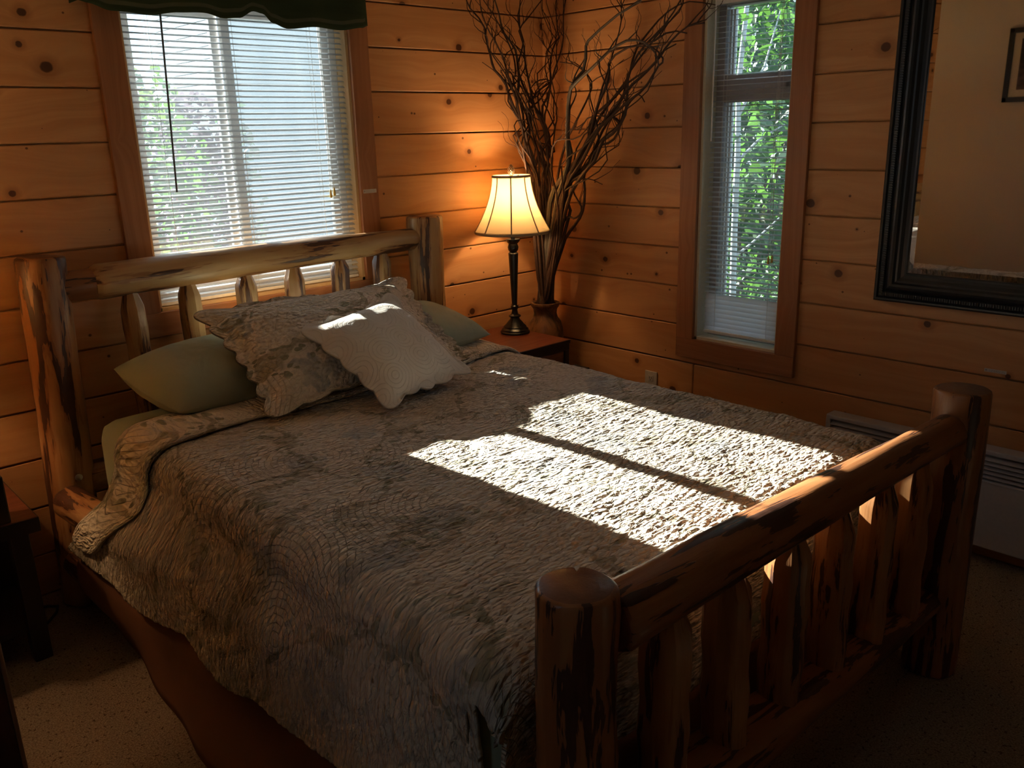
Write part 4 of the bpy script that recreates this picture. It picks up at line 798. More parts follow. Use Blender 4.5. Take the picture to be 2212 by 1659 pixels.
('L',0.0032,[(-0.205,-0.165,0.727),(-0.208,-0.165,0.918),(-0.213,-0.166,1.092),(-0.229,-0.166,1.232),(-0.246,-0.166,1.341),(-0.244,-0.166,1.406),(-0.233,-0.166,1.444),(-0.223,-0.166,1.500),(-0.217,-0.166,1.563),(-0.239,-0.166,1.613),(-0.285,-0.167,1.651),(-0.342,-0.167,1.708),(-0.412,-0.168,1.786),(-0.439,-0.169,1.828),(-0.409,-0.168,1.820),(-0.369,-0.168,1.816),(-0.327,-0.167,1.833),(-0.298,-0.167,1.855),(-0.303,-0.167,1.881),(-0.317,-0.167,1.909)]),
('L',0.0033,[(-0.214,-0.175,0.730),(-0.178,-0.166,0.909),(-0.156,-0.160,1.080),(-0.185,-0.167,1.233),(-0.239,-0.181,1.361),(-0.297,-0.195,1.444),(-0.356,-0.209,1.495),(-0.395,-0.219,1.544),(-0.417,-0.224,1.586),(-0.389,-0.217,1.608),(-0.314,-0.199,1.612),(-0.281,-0.191,1.650),(-0.295,-0.194,1.726),(-0.324,-0.202,1.779),(-0.366,-0.212,1.794),(-0.413,-0.223,1.816),(-0.471,-0.237,1.858),(-0.508,-0.246,1.897),(-0.500,-0.244,1.922),(-0.480,-0.240,1.945)]),
('R',0.0036,[(-0.181,-0.203,0.728),(-0.188,-0.246,0.938),(-0.195,-0.289,1.107),(-0.203,-0.332,1.218),(-0.209,-0.369,1.316),(-0.214,-0.400,1.402),(-0.219,-0.430,1.478),(-0.226,-0.477,1.538),(-0.242,-0.570,1.576),(-0.258,-0.667,1.607),(-0.273,-0.758,1.635),(-0.285,-0.835,1.668),(-0.295,-0.895,1.705),(-0.299,-0.921,1.758),(-0.301,-0.933,1.803),(-0.303,-0.946,1.822),(-0.303,-0.944,1.843),(-0.300,-0.927,1.870),(-0.296,-0.901,1.867),(-0.291,-0.869,1.847)]),
('L',0.0053,[(-0.222,-0.171,0.730),(-0.232,-0.172,0.923),(-0.238,-0.173,1.085),(-0.235,-0.172,1.186),(-0.227,-0.171,1.266),(-0.209,-0.169,1.338),(-0.205,-0.169,1.405),(-0.220,-0.171,1.469),(-0.260,-0.175,1.531),(-0.325,-0.183,1.590),(-0.381,-0.190,1.644),(-0.425,-0.196,1.694),(-0.419,-0.195,1.736),(-0.373,-0.189,1.773),(-0.334,-0.185,1.806),(-0.303,-0.181,1.837),(-0.296,-0.180,1.870),(-0.317,-0.183,1.904),(-0.383,-0.191,1.944),(-0.465,-0.201,1.986)]),
('L',0.0043,[(-0.204,-0.176,0.728),(-0.152,-0.157,0.887),(-0.107,-0.140,1.014),(-0.073,-0.128,1.105),(-0.052,-0.120,1.236),(-0.076,-0.129,1.371),(-0.175,-0.165,1.484),(-0.223,-0.183,1.520),(-0.217,-0.180,1.520),(-0.129,-0.148,1.562),(-0.047,-0.118,1.609),(-0.025,-0.099,1.660),(-0.039,-0.115,1.743),(-0.086,-0.132,1.831),(-0.099,-0.137,1.916),(-0.057,-0.121,1.983),(-0.025,-0.080,2.045),(-0.025,-0.025,2.125),(-0.025,-0.025,2.175),(-0.025,-0.025,2.195)]),
('L',0.0041,[(-0.185,-0.168,0.724),(-0.173,-0.165,0.876),(-0.162,-0.161,1.027),(-0.151,-0.158,1.153),(-0.138,-0.155,1.238),(-0.122,-0.151,1.292),(-0.118,-0.149,1.339),(-0.136,-0.154,1.393),(-0.173,-0.164,1.445),(-0.214,-0.176,1.495),(-0.250,-0.186,1.546),(-0.289,-0.196,1.601),(-0.319,-0.205,1.649),(-0.327,-0.207,1.682),(-0.312,-0.203,1.694),(-0.282,-0.194,1.699),(-0.245,-0.184,1.710),(-0.198,-0.171,1.730),(-0.142,-0.156,1.753),(-0.085,-0.140,1.776)]),
('R',0.0043,[(-0.178,-0.172,0.724),(-0.199,-0.218,0.793),(-0.218,-0.261,0.862),(-0.233,-0.295,0.952),(-0.246,-0.324,1.078),(-0.254,-0.340,1.201),(-0.249,-0.330,1.284),(-0.232,-0.292,1.338),(-0.219,-0.263,1.385),(-0.220,-0.265,1.437),(-0.230,-0.287,1.485),(-0.250,-0.332,1.516),(-0.285,-0.409,1.522),(-0.324,-0.497,1.520),(-0.357,-0.569,1.534),(-0.386,-0.635,1.561),(-0.408,-0.682,1.593),(-0.412,-0.693,1.625),(-0.404,-0.675,1.659),(-0.395,-0.654,1.694)]),
('L',0.0050,[(-0.229,-0.172,0.732),(-0.203,-0.169,0.944),(-0.191,-0.167,1.132),(-0.223,-0.172,1.249),(-0.272,-0.178,1.324),(-0.300,-0.182,1.393),(-0.316,-0.184,1.448),(-0.304,-0.183,1.495),(-0.274,-0.178,1.535),(-0.266,-0.177,1.587),(-0.279,-0.179,1.649),(-0.325,-0.185,1.715),(-0.407,-0.196,1.786),(-0.471,-0.205,1.840),(-0.511,-0.211,1.875),(-0.532,-0.213,1.904),(-0.531,-0.213,1.932),(-0.520,-0.212,1.954),(-0.500,-0.209,1.965),(-0.478,-0.206,1.974)]),
('L',0.0044,[(-0.202,-0.173,0.728),(-0.143,-0.155,0.886),(-0.095,-0.140,1.017),(-0.064,-0.130,1.113),(-0.101,-0.142,1.251),(-0.157,-0.159,1.381),(-0.201,-0.173,1.479),(-0.193,-0.171,1.504),(-0.144,-0.155,1.500),(-0.066,-0.131,1.549),(-0.025,-0.118,1.607),(-0.032,-0.120,1.671),(-0.096,-0.140,1.758),(-0.140,-0.154,1.844),(-0.126,-0.150,1.921),(-0.030,-0.120,1.980),(-0.025,-0.072,2.035),(-0.025,-0.025,2.107),(-0.025,-0.025,2.155),(-0.025,-0.025,2.178)]),
('R',0.0038,[(-0.177,-0.188,0.726),(-0.181,-0.227,0.841),(-0.184,-0.264,0.953),(-0.187,-0.291,1.048),(-0.188,-0.306,1.131),(-0.189,-0.316,1.200),(-0.189,-0.319,1.253),(-0.189,-0.312,1.289),(-0.189,-0.317,1.318),(-0.192,-0.350,1.345),(-0.197,-0.401,1.366),(-0.201,-0.446,1.392),(-0.204,-0.479,1.427),(-0.208,-0.512,1.461),(-0.212,-0.555,1.482),(-0.217,-0.614,1.486),(-0.222,-0.666,1.490),(-0.225,-0.693,1.506),(-0.226,-0.704,1.529),(-0.227,-0.714,1.553)]),
('R',0.0042,[(-0.196,-0.212,0.731),(-0.207,-0.237,0.884),(-0.235,-0.301,1.029),(-0.270,-0.381,1.160),(-0.281,-0.406,1.275),(-0.271,-0.382,1.353),(-0.263,-0.365,1.404),(-0.304,-0.458,1.445),(-0.358,-0.580,1.481),(-0.412,-0.701,1.527),(-0.453,-0.794,1.598),(-0.470,-0.832,1.665),(-0.465,-0.821,1.727),(-0.441,-0.767,1.781),(-0.434,-0.752,1.827),(-0.470,-0.832,1.853),(-0.548,-1.009,1.854),(-0.613,-1.157,1.837),(-0.652,-1.246,1.836),(-0.668,-1.281,1.857)]),
('L',0.0047,[(-0.210,-0.165,0.728),(-0.184,-0.165,0.874),(-0.162,-0.165,1.014),(-0.168,-0.165,1.137),(-0.195,-0.165,1.243),(-0.228,-0.165,1.327),(-0.271,-0.165,1.384),(-0.309,-0.165,1.428),(-0.330,-0.165,1.470),(-0.339,-0.165,1.507),(-0.326,-0.165,1.537),(-0.289,-0.165,1.559),(-0.270,-0.165,1.588),(-0.285,-0.165,1.633),(-0.316,-0.165,1.681),(-0.350,-0.165,1.726),(-0.392,-0.165,1.768),(-0.438,-0.165,1.804),(-0.490,-0.165,1.832),(-0.542,-0.165,1.859)]),
]
# ---------------------------------------------------------------- nightstands
DARK = plain('dark_stained_wood', (.030, .020, .016), .35)
CHERRY = pine('cherry_top', (.17, .045, .022), (.12, .032, .016), knots=0, rough=.25, gscale=1.4)
BLACKM = plain('black_metal', (.02, .02, .022), .35, .6)
ns = thing('nightstand', 'cherry topped nightstand with dark frame and drawer in the corner, under the lit lamp', 'nightstand', (-.575, -.285, 0))
X0, X1, Y0, Y1, ZN = -.80, -.355, -.505, -.05, .62
MB().box((X0, Y0, ZN-.018), (X1, Y1, ZN), .002, along=0).build('top', CHERRY, ns)
mb = MB()
mb.box((X0+.002, Y0+.002, ZN-.050), (X1-.002, Y0+.03, ZN-.018), .002).box((X0+.002, Y0+.03, ZN-.050), (X0+.03, Y1, ZN-.018), .002).box((X1-.03, Y0+.03, ZN-.050), (X1-.002, Y1, ZN-.018), .002).box((X0+.03, Y1-.028, ZN-.050), (X1-.03, Y1, ZN-.018), .002)
mb.build('apron', DARK, ns)
for x in (X0+.002, X1-.032):
    for y in (Y0+.002, Y1-.03): MB().box((x, y, 0), (x+.028, y+.028, ZN-.050), .003).build('leg', DARK, ns)
mb = MB(); mb.box((X0-.001, Y0-.003, ZN-.0185), (X1+.001, Y0+.003, ZN-.0015), .001); mb.box((X1-.003, Y0, ZN-.0185), (X1+.001, Y1, ZN-.0015), .001); mb.build('edge_band', DARK, ns)
dr = MB().box((X0+.034, Y0+.006, ZN-.20), (X1-.036, Y0+.03, ZN-.053), .003, along=0).build('drawer', pine('burl_drawer', (.24, .10, .05), (.15, .055, .028), knots=.6, rough=.3), ns)
mb = MB(); mb.tube([(-.64, Y0+.004, ZN-.105), (-.625, Y0-.018, ZN-.10), (-.575, Y0-.02, ZN-.099), (-.525, Y0-.018, ZN-.10), (-.51, Y0+.004, ZN-.105)], .006, 8); mb.build('handle', BLACKM, dr, smooth=True)
MB().box((X0+.004, Y0+.004, .16), (X1-.004, Y1-.004, .18), .002).build('shelf', DARK, ns)
MB().box((X0+.03, Y0+.03, ZN-.205), (X1-.032, Y1-.028, ZN-.19), .001).build('drawer_bottom', DARK, ns)
# dark low box past the nightstand
bx_ = MB().box((-.335, -.495, 0), (-.205, -.40, .45), .004); o = bx_.build('side_cabinet', DARK, None); tag(o, 'small dark low cabinet just past the right side of the cherry nightstand', 'cabinet')

nl = thing('nightstand', 'dark wooden nightstand with square legs at the left edge of the photo', 'nightstand', (-2.93, -.24, 0))
X0, X1, Y0, Y1, ZL = -3.22, -2.655, -.44, -.04, .476
MB().box((X0, Y0, ZL-.046), (X1, Y1, ZL), .002, along=0).build('top', CHERRY, nl)
mb = MB(); mb.box((X0-.002, Y0-.003, ZL-.047), (X1+.003, Y0+.004, ZL-.001), .001); mb.box((X1-.004, Y0, ZL-.047), (X1+.003, Y1, ZL-.001), .001); mb.build('edge_band', DARK, nl)
for x in (X0+.03, X1-.082):
    for y in (Y0+.004, Y1-.054): MB().box((x, y, 0), (x+.052, y+.05, ZL-.046), .003).build('leg', DARK, nl)
MB().box((X0+.035, Y0+.02, .10), (X1-.04, Y1-.01, .12), .002).build('shelf', DARK, nl)
for k in range(4): MB().box((X0+.12+k*.09, Y1-.04, .12), (X0+.16+k*.09, Y1-.025, ZL-.046), .002).build('back_slat', DARK, nl)
cb = MB().box((-2.84, -.43, ZL), (-2.722, -.33, ZL+.148), .004).build('alarm_clock', DARK, None); tag(cb, 'small dark box-shaped clock on the left nightstand', 'clock')
mb = MB(); mb.tube([(-2.72, -.30, .006), (-2.66, -.24, .006), (-2.60, -.17, .007), (-2.585, -.13, .008), (-2.61, -.10, .007), (-2.68, -.09, .006), (-2.76, -.12, .006), (-2.80, -.035, .006)], .0045, 8)
tag(mb.build('power_cord', plain('black_rubber', (.015, .014, .013), .5), None, smooth=True), 'thin black cord looped on the carpet beside the left nightstand', 'cord')

# ---------------------------------------------------------------- table lamp
t = NT('lampshade_linen'); o1 = t.obj(); wv = t.noise(o1, 420, 2)
t.fin((.82, .76, .64), .8, t.bump(wv, .2, .0008), .1)
tl = t.n('BsdfTranslucent', Color=(.97, .85, .62, 1)); mx = t.n('MixShader', Fac=.62)
t.t.links.new(t.b.outputs[0], mx.inputs[1]); t.t.links.new(tl.outputs[0], mx.inputs[2]); t.t.links.new(mx.outputs[0], t.out.inputs[0])
SHADE = t.m
TRIMM = plain('shade_binding', (.40, .32, .22), .8)
BRONZE = plain('black_bronze', (.010, .010, .010), .26, .1, .6)
t = NT('bulb_glow'); em = t.n('Emission', Color=(1, .70, .38, 1), Strength=32); t.t.links.new(em.outputs[0], t.out.inputs[0]); BULB = t.m
def lamp(loc, label, watt, group=None):
    L = thing('table_lamp', label, 'lamp', loc, group); c = loc
    prof = [(.070, 0), (.072, .006), (.066, .012), (.066, .018), (.056, .026), (.055, .032), (.044, .042), (.034, .055), (.024, .066), (.021, .074), (.029, .079), (.029, .085), (.017, .092), (.013, .112), (.019, .124), (.019, .130), (.013, .136),
            (.0135, .15), (.023, .37), (.024, .385), (.017, .392), (.024, .402), (.026, .415), (.021, .430), (.030, .440), (.034, .449), (.034, .453), (.010, .455), (.010, .50), (.008, .52)]
    mb = MB(); mb.lathe(prof, c, 40); mb.build('base', BRONZE, L, smooth=True)
    mb = MB(); mb.lathe([(.012, .51), (.015, .52), (.014, .575), (.006, .58)], c, 20); mb.build('socket', plain('brass', (.6, .42, .18), .3, 1), L, smooth=True)
    mb = MB(); mb.lathe([(.004, .575), (.014, .585), (.024, .605), (.028, .625), (.024, .645), (.012, .657), (.002, .66)], c, 20); mb.build('bulb', BULB, L, smooth=True)
    zb, zt, rb, rt = .487, .742, .178, .088
    def sr(v): return rb+(rt-rb)*(1-(1-v)**1.9)*1.0 if False else rt+(rb-rt)*(1-v)**1.75
    rows = []
    for i in range(25):
        v = i/24; z = zb+(zt-zb)*v; row = []
        for k in range(96):
            th = 2*math.pi*k/96; pan = (th*8/(2*math.pi)) % 1; row.append((c[0]+math.cos(th)*sr(v)*(1-.012*math.sin(pan*math.pi)), c[1]+math.sin(th)*sr(v)*(1-.012*math.sin(pan*math.pi)), c[2]+z))
        rows.append(row)
    mb = MB(); mb.grid(rows, closed_u=True); sh = mb.build('shade', SHADE, L, smooth=True)
    m_ = sh.modifiers.new('s', 'SOLIDIFY'); m_.thickness = .0012
    mb = MB()
    for k in range(8):
        th = 2*math.pi*k/8; mb.tube([(c[0]+math.cos(th)*sr(i/12), c[1]+math.sin(th)*sr(i/12), c[2]+zb+(zt-zb)*i/12) for i in range(13)], .0034, 6)
    for (z, r) in ((zb, rb), (zt, rt)):
        rows = []
        for k in range(64):
            th = 2*math.pi*k/64; rows.append([(c[0]+math.cos(th)*(r+.0026*math.cos(a)), c[1]+math.sin(th)*(r+.0026*math.cos(a)), c[2]+z+.006*math.sin(a)) for a in [2*math.pi*q/8 for q in range(8)]])
        mb.grid(rows, closed_u=True, closed_v=True)
    mb.build('binding', TRIMM, sh, smooth=True)
    mb = MB()
    for s in (-1, 1): mb.tube([(c[0]+s*.008, c[1], c[2]+.51), (c[0]+s*.045, c[1], c[2]+.56), (c[0]+s*.05, c[1], c[2]+.63), (c[0]+s*.02, c[1], c[2]+.715), (c[0], c[1], c[2]+.735)], .0016, 6)
    for k in range(3): th = 2*math.pi*k/3+.4; mb.tube([(c[0], c[1], c[2]+.735), (c[0]+math.cos(th)*rt, c[1]+math.sin(th)*rt, c[2]+zt)], .0014, 6)
    mb.build('harp', BLACKM, L, smooth=True)
    # pine cone finial: rows of scales
    mb = MB(); mb.lathe([(.003, .733), (.006, .742), (.010, .752), (.013, .764), (.011, .78), (.005, .792), (.001, .797)], c, 12)
    for r_ in range(8):
        z = .748+r_*.006; rr = .0145*math.sin((r_+1.8)/9.5*math.pi)**.7
        for k in range(9):
            th = 2*math.pi*(k+.5*(r_ % 2))/9; e = Vector((math.cos(th), math.sin(th), 0)); sd_ = Vector((-e.y, e.x, 0)); p = Vector(c)+Vector((0, 0, z))+e*rr
            mb.poly([p-sd_*.0042, p+e*.004+Vector((0, 0, .0045)), p+sd_*.0042, p-e*.003+Vector((0, 0, .003))]); mb.poly([p-sd_*.0042, p-Vector((0, 0, .003)), p+sd_*.0042, p+e*.004+Vector((0, 0, .0045))])
    mb.build('finial', plain('bronze_cone', (.22, .13, .07), .35, .5), L)
    ld = bpy.data.lights.new('lamp_light', 'POINT'); ld.energy = watt; ld.color = (1, .62, .31); ld.shadow_soft_size = .03
    lo = bpy.data.objects.new('lamp_light', ld); C.objects.link(lo); lo.location = (0, 0, .67); lo.parent = L
    return L
lamp((-.425, -.205, .621), 'lit table lamp with bell shade and pine cone finial on the corner nightstand', 9.0)
lamp((-2.985, -.22, .477), 'table lamp on the left nightstand, glowing just outside the photo', 9.5)

# ---------------------------------------------------------------- vase and curly willow
t = NT('brown_drip_glaze'); o1 = t.obj((14, 14, 5)); nz = t.noise(o1, 1, 4, .6, 1.2)
GLAZE = t.fin(t.mix(t.ss(nz, .38, .62), (.22, .10, .04), (.045, .022, .011)), .3, t.bump(nz, .3, .004), .5)
vx, vy = -.175, -.165
mb = MB(); prof = [(.055, 0), (.075, .02), (.085, .15), (.092, .32), (.094, .50), (.090, .585), (.080, .628), (.064, .650), (.058, .672), (.061, .695), (.071, .710), (.074, .718), (.073, .727), (.066, .729), (.058, .722), (.054, .69), (.056, .66), (.070, .56), (.07, .3), (.05, .04)]
mb.lathe([(r, z) for r, z in prof], (vx, vy, 0), 48); tag(mb.build('tall_vase', GLAZE, None, smooth=True), 'tall brown glazed floor vase in the room corner holding the willow branches', 'vase')
t = NT('willow_bark'); o1 = t.obj((60, 60, 60)); nz = t.noise(o1, 1, 3)
BARK = t.fin(t.mix(nz, (.028, .015, .010), (.085, .042, .024)), .7, t.bump(nz, .5, .002), .3)
GREYB = plain('grey_willow_bark', (.085, .068, .050), .7, bump=.002)
def twigs(mb, P, rad, rnd, depth=0):
    n = rnd.choice((1, 2, 3)) if depth == 0 else 1
    for _ in range(n):
        i = rnd.randrange(len(P)//2, len(P)-1); p = P[i].copy(); d = (P[i+1]-P[i]).normalized()
        side = Vector((rnd.uniform(-1, 1), rnd.uniform(-1, 1), rnd.uniform(-.2, .8)))*.8; pts = [p]; d = (d+side*.5).normalized(); L = rnd.uniform(.10, .28); st = 9
        ph = rnd.uniform(0, 6)
        for k in range(st):
            d = (d+Vector((math.sin(ph+k*.9)*.35, math.cos(ph+k*1.1)*.3, .10+.25*math.sin(ph+k*.8)))).normalized()
            q = pts[-1]+d*(L/st)
            q.x = min(q.x, -.012); q.y = min(q.y, -.012); pts.append(q)
        mb.tube(pts, [max(.0008, rad*.45*(1-k/st)) for k in range(len(pts))], 5)
rnd = random.Random(5)
for k, (side, rad, pts) in enumerate(WILLOW):
    rad *= 1.3
    P = [Vector(p) for p in pts]; n = len(P)
    if k >= 23:
        for i in range(n): P[i] += Vector((rnd.uniform(-.004, .004), rnd.uniform(-.004, .004), 0))*min(1, i/4)
    foot = Vector((vx+rnd.uniform(-.028, .028), vy+rnd.uniform(-.028, .028), .715)); bottom = Vector((vx+rnd.uniform(-.02, .02), vy+rnd.uniform(-.02, .02), .12))
    for i in range(4): P[i] = foot.lerp(P[i], i/4) if P[i].z > .6 else P[i]
    P = [bottom, foot-Vector((0, 0, .05))]+P
    P = [Vector((min(p.x, -.012-rad), min(p.y, -.012-rad), p.z)) for p in P]
    mb = MB(); mb.tube(P, [max(.0012, rad*(1-.75*max(0, i-2)/(len(P)-3))) for i in range(len(P))], 7 if rad > .0055 else 5)
    for _ in range(2 if rad > .005 else 1): twigs(mb, P, max(.0028, rad*.7), rnd)
    o = mb.build('willow_branch', GREYB if k in (0, 1, 16) else BARK, None, smooth=True)
    lab = {0: 'thickest curly willow branch in the vase, sweeping up to the right with a sharp kink', 1: 'thick willow branch arching over like a hook at its upper right end', 6: 'willow branch curling back on itself in a loop on the right side of the bunch', 16: 'thick grey willow branch leaning left, rising just behind the lampshade', 18: 'willow branch in the vase reaching farthest to the upper left'}.get(k)
    if lab: tag(o, lab, 'branch', 'curly willow branches in the vase')
    elif side == 'R': tag(o, 'thin brown curly willow branch in the tall vase fanning out to the right', 'branch', 'right-leaning curly willow branches')
    else: tag(o, 'thin brown curly willow branch in the tall vase leaning left', 'branch', 'left-leaning curly willow branches')

# ---------------------------------------------------------------- mirror, picture, outlet, heater
FRM = plain('black_carved_frame', (.018, .020, .022), .32, 0, .6)
mi = thing('wall_mirror', 'large mirror in a wide black ribbed frame hanging on the pine wall', 'mirror', (0, -2.30, .91))
my0, my1, mz0, mz1 = -2.83, -1.774, .912, 2.28
profile = [(0, .001), (0, .026), (.006, .031), (.012, .031), (.016, .024), (.020, .028), (.034, .030), (.038, .022), (.044, .030), (.052, .037), (.060, .040), (.068, .036), (.074, .026), (.080, .024), (.090, .016), (.100, .012), (.107, .013), (.110, .010), (.110, .001)]
mb = MB()
cor = [(my0, mz0, 1, 1), (my1, mz0, -1, 1), (my1, mz1, -1, -1), (my0, mz1, 1, -1)]
for k in range(4):
    a, b = cor[k], cor[(k+1) % 4]; n_ = 2
    rows = [[(-h, c_[0]+c_[2]*w_, c_[1]+c_[3]*w_) for (w_, h) in profile] for c_ in (a, b)]
    mb.grid(rows)
mb.build('mirror_frame', FRM, mi)
# ribbed bead along the frame
mb = MB()
def rib(y, z, hor):
    a, b = .0022, .006
    mb.box((-.0325, y-(a if hor else b), z-(b if hor else a)), (-.027, y+(a if hor else b), z+(b if hor else a)), .0012)
k = my0+.03
while k < my1-.03: rib(k, mz0+.027, True); rib(k, mz1-.027, True); k += .0085
k = mz0+.03
while k < mz1-.03: rib(my0+.027, k, False); rib(my1-.027, k, False); k += .0085
mb.build('ribbed_bead', FRM, mi)
t = NT('mirror_silver'); MIR = t.fin((.80, .80, .78), .015, None, .5, 1)
g0, g1, h0, h1 = my0+.109, my1-.109, mz0+.077+.030, mz1-.109
g0, g1, h0, h1 = my0+.107, my1-.107, mz0+.107, mz1-.107; bw = .024
mb = MB(); o_ = [(g0, h0), (g1, h0), (g1, h1), (g0, h1)]; i_ = [(g0+bw, h0+bw), (g1-bw, h0+bw), (g1-bw, h1-bw), (g0+bw, h1-bw)]
mb.poly([(-.0105, *p) for p in i_][::-1]); mb.build('mirror_glass', MIR, mi)
mb = MB()
for k in range(4):
    a, b, c, d = o_[k], o_[(k+1) % 4], i_[(k+1) % 4], i_[k]
    mb.poly([(-.0068, *a), (-.0068, *b), (-.0104, *c), (-.0104, *d)][::-1])
mb.build('bevel', MIR, mi)
pf = thing('framed_picture', 'black framed dark picture with pale mat, seen reflected in the mirror', 'picture', (-4.0, -1.17, 1.67))
py0, py1, pz0, pz1 = -1.50, -.822, 1.672, 2.18
mb = MB()
for (a, b, c, d) in ((py0, py0+.035, pz0, pz1), (py1-.035, py1, pz0, pz1), (py0, py1, pz0, pz0+.035), (py0, py1, pz1-.035, pz1)): mb.box((-4.0, a, c), (-3.975, b, d), .003)
mb.build('picture_frame', FRM, pf)
MB().box((-4.0, py0+.03, pz0+.03), (-3.990, py1-.03, pz1-.03)).build('picture_mat', plain('pale_mat', (.60, .52, .40), .8), pf)
t = NT('dark_print'); nz = t.noise(t.obj((1, 4, 9)), 1.2, 4)
MB().box((-3.990, py0+.10, pz0+.085), (-3.9885, py1-.085, pz1-.075)).build('print', t.fin(t.mix(t.ss(nz, .4, .7), (.035, .020, .015), (.14, .09, .07)), .5), pf)

PLATE = plain('ivory_plate', (.52, .46, .38), .45)
ou = thing('wall_outlet', 'ivory duplex outlet low on the pine wall, just above the bed edge', 'outlet', (0, -.712, .372))
MB().box((-.006, -.748, .315), (0, -.676, .429), .003).build('cover_plate', PLATE, ou)
for z in (.350, .394):
    r_ = MB().box((-.0085, -.727, z-.015), (-.005, -.697, z+.015), .003).build('receptacle', PLATE, ou)
    mb = MB(); mb.box((-.0092, -.719, z-.003), (-.008, -.7165, z+.008)); mb.box((-.0092, -.7075, z-.003), (-.008, -.705, z+.008)); mb.box((-.0092, -.714, z-.010), (-.008, -.710, z-.006)); mb.build('slots', FRM, r_)

HEAT = plain('grey_heater_enamel', (.50, .46, .45), .45)
ht = thing('wall_heater', 'pale grey electric convector heater with louvred top on the pine wall', 'heater', (-.04, -2.2, .06))
hy0, hy1, hz0, hz1 = -2.78, -1.652, .068, .442
MB().box((-.078, hy0, hz0), (-.018, hy1, hz1-.115), .006).build('housing', HEAT, ht)
mb = MB(); mb.box((-.082, hy0, hz1-.02), (-.015, hy1, hz1), .005); mb.box((-.082, hy1-.02, hz1-.12), (-.015, hy1, hz1-.01), .004); mb.box((-.082, hy0, hz1-.12), (-.015, hy0+.02, hz1-.01), .004); mb.build('top_rim', HEAT, ht)
MB().box((-.045, hy0+.02, hz1-.115), (-.02, hy1-.02, hz1-.02)).build('inner_grille', plain('heater_dark', (.03, .028, .028), .7), ht)
for k in range(6):
    z = hz1-.034-k*.0165; mb = MB(); mb.poly([(-.080, hy0+.02, z-.004), (-.080, hy1-.02, z-.004), (-.050, hy1-.02, z+.007), (-.050, hy0+.02, z+.007)]); mb.poly([(-.080, hy0+.02, z-.0065), (-.050, hy0+.02, z+.0045), (-.050, hy1-.02, z+.0045), (-.080, hy1-.02, z-.0065)]); mb.poly([(-.080, hy0+.02, z-.0065), (-.080, hy1-.02, z-.0065), (-.080, hy1-.02, z-.004), (-.080, hy0+.02, z-.004)]); mb.build('louvre', HEAT, ht)
MB().box((-.018, hy0+.1, .20), (0, hy0+.2, .30)).build('wall_bracket', BLACKM, ht); MB().box((-.018, hy1-.2, .20), (0, hy1-.1, .30)).build('wall_bracket', BLACKM, ht)

# dark cabinet whose corner fills the lower left of the photo
RED = pine('dark_cherry', (.085, .032, .018), (.06, .022, .013), knots=0, rough=.35, gscale=1.3)
dc = thing('dresser', 'dark reddish brown dresser side cut off by the lower left corner of the photo', 'dresser', (-3.5, -1.62, 0))
MB().box((-3.97, -1.80, .0), (-3.016, -1.45, .98), .005, along=2).build('carcass', RED, dc)
MB().box((-3.98, -1.81, .98), (-3.022, -1.44, 1.0), .004, along=0).build('top', RED, dc)
mb = MB(); mb.box((-3.020, -1.804, 0), (-3.0135, -1.795, .98), .002); mb.build('edge_highlight', pine('painted_highlight', (.30, .16, .08), (.25, .12, .06), knots=0), dc)  # paler strip: the edge's highlight put into its colour
for k in range(3):
    d_ = MB().box((-3.93, -1.812, .08+k*.29), (-3.06, -1.796, .35+k*.29), .004, along=0).build('drawer', RED, dc)
    for x in (-3.7, -3.3):
        mb = MB(); mb.lathe([(.006, 0), (.006, .012), (.014, .02), (.012, .03), (.002, .034)], (0, 0, 0), 14); kb = mb.build('knob', BLACKM, d_, smooth=True)
        kb.data.transform(Matrix.Translation((x, -1.81, .215+k*.29)) @ Matrix.Rotation(math.radians(90), 4, 'X'))

# ---------------------------------------------------------------- outside
t = NT('lawn_ground'); nz = t.noise(t.obj(), 6, 4)
GR = t.fin(t.mix(nz, (.03, .06, .015), (.09, .10, .045)), .95)
mb = MB(); mb.box((-14, .16, -.5), (22, 24, -.3)); mb.box((.16, -14, -.5), (22, .16, -.3)); structure(mb.build('ground', GR)); bpy.data.objects['ground']['label'] = 'garden ground outside the windows'
def leafmat(name, c1, c2, tr=.5, tc=(.35, .62, .06)):
    t = NT(name); rnd_ = t.n('Attribute', {'attribute_name': 'bv'}).outputs['Fac']
    t.fin(t.mix(rnd_, c1, c2), .45)
    tl = t.n('BsdfTranslucent', Color=(*tc, 1)); mx = t.n('MixShader', Fac=tr)
    t.t.links.new(t.b.outputs[0], mx.inputs[1]); t.t.links.new(tl.outputs[0], mx.inputs[2]); t.t.links.new(mx.outputs[0], t.out.inputs[0])
    return t.m
HEART = [(0, -.06), (.30, -.20), (.50, .05), (.42, .38), (.18, .72), (0, 1.0), (-.18, .72), (-.42, .38), (-.50, .05), (-.30, -.20)]
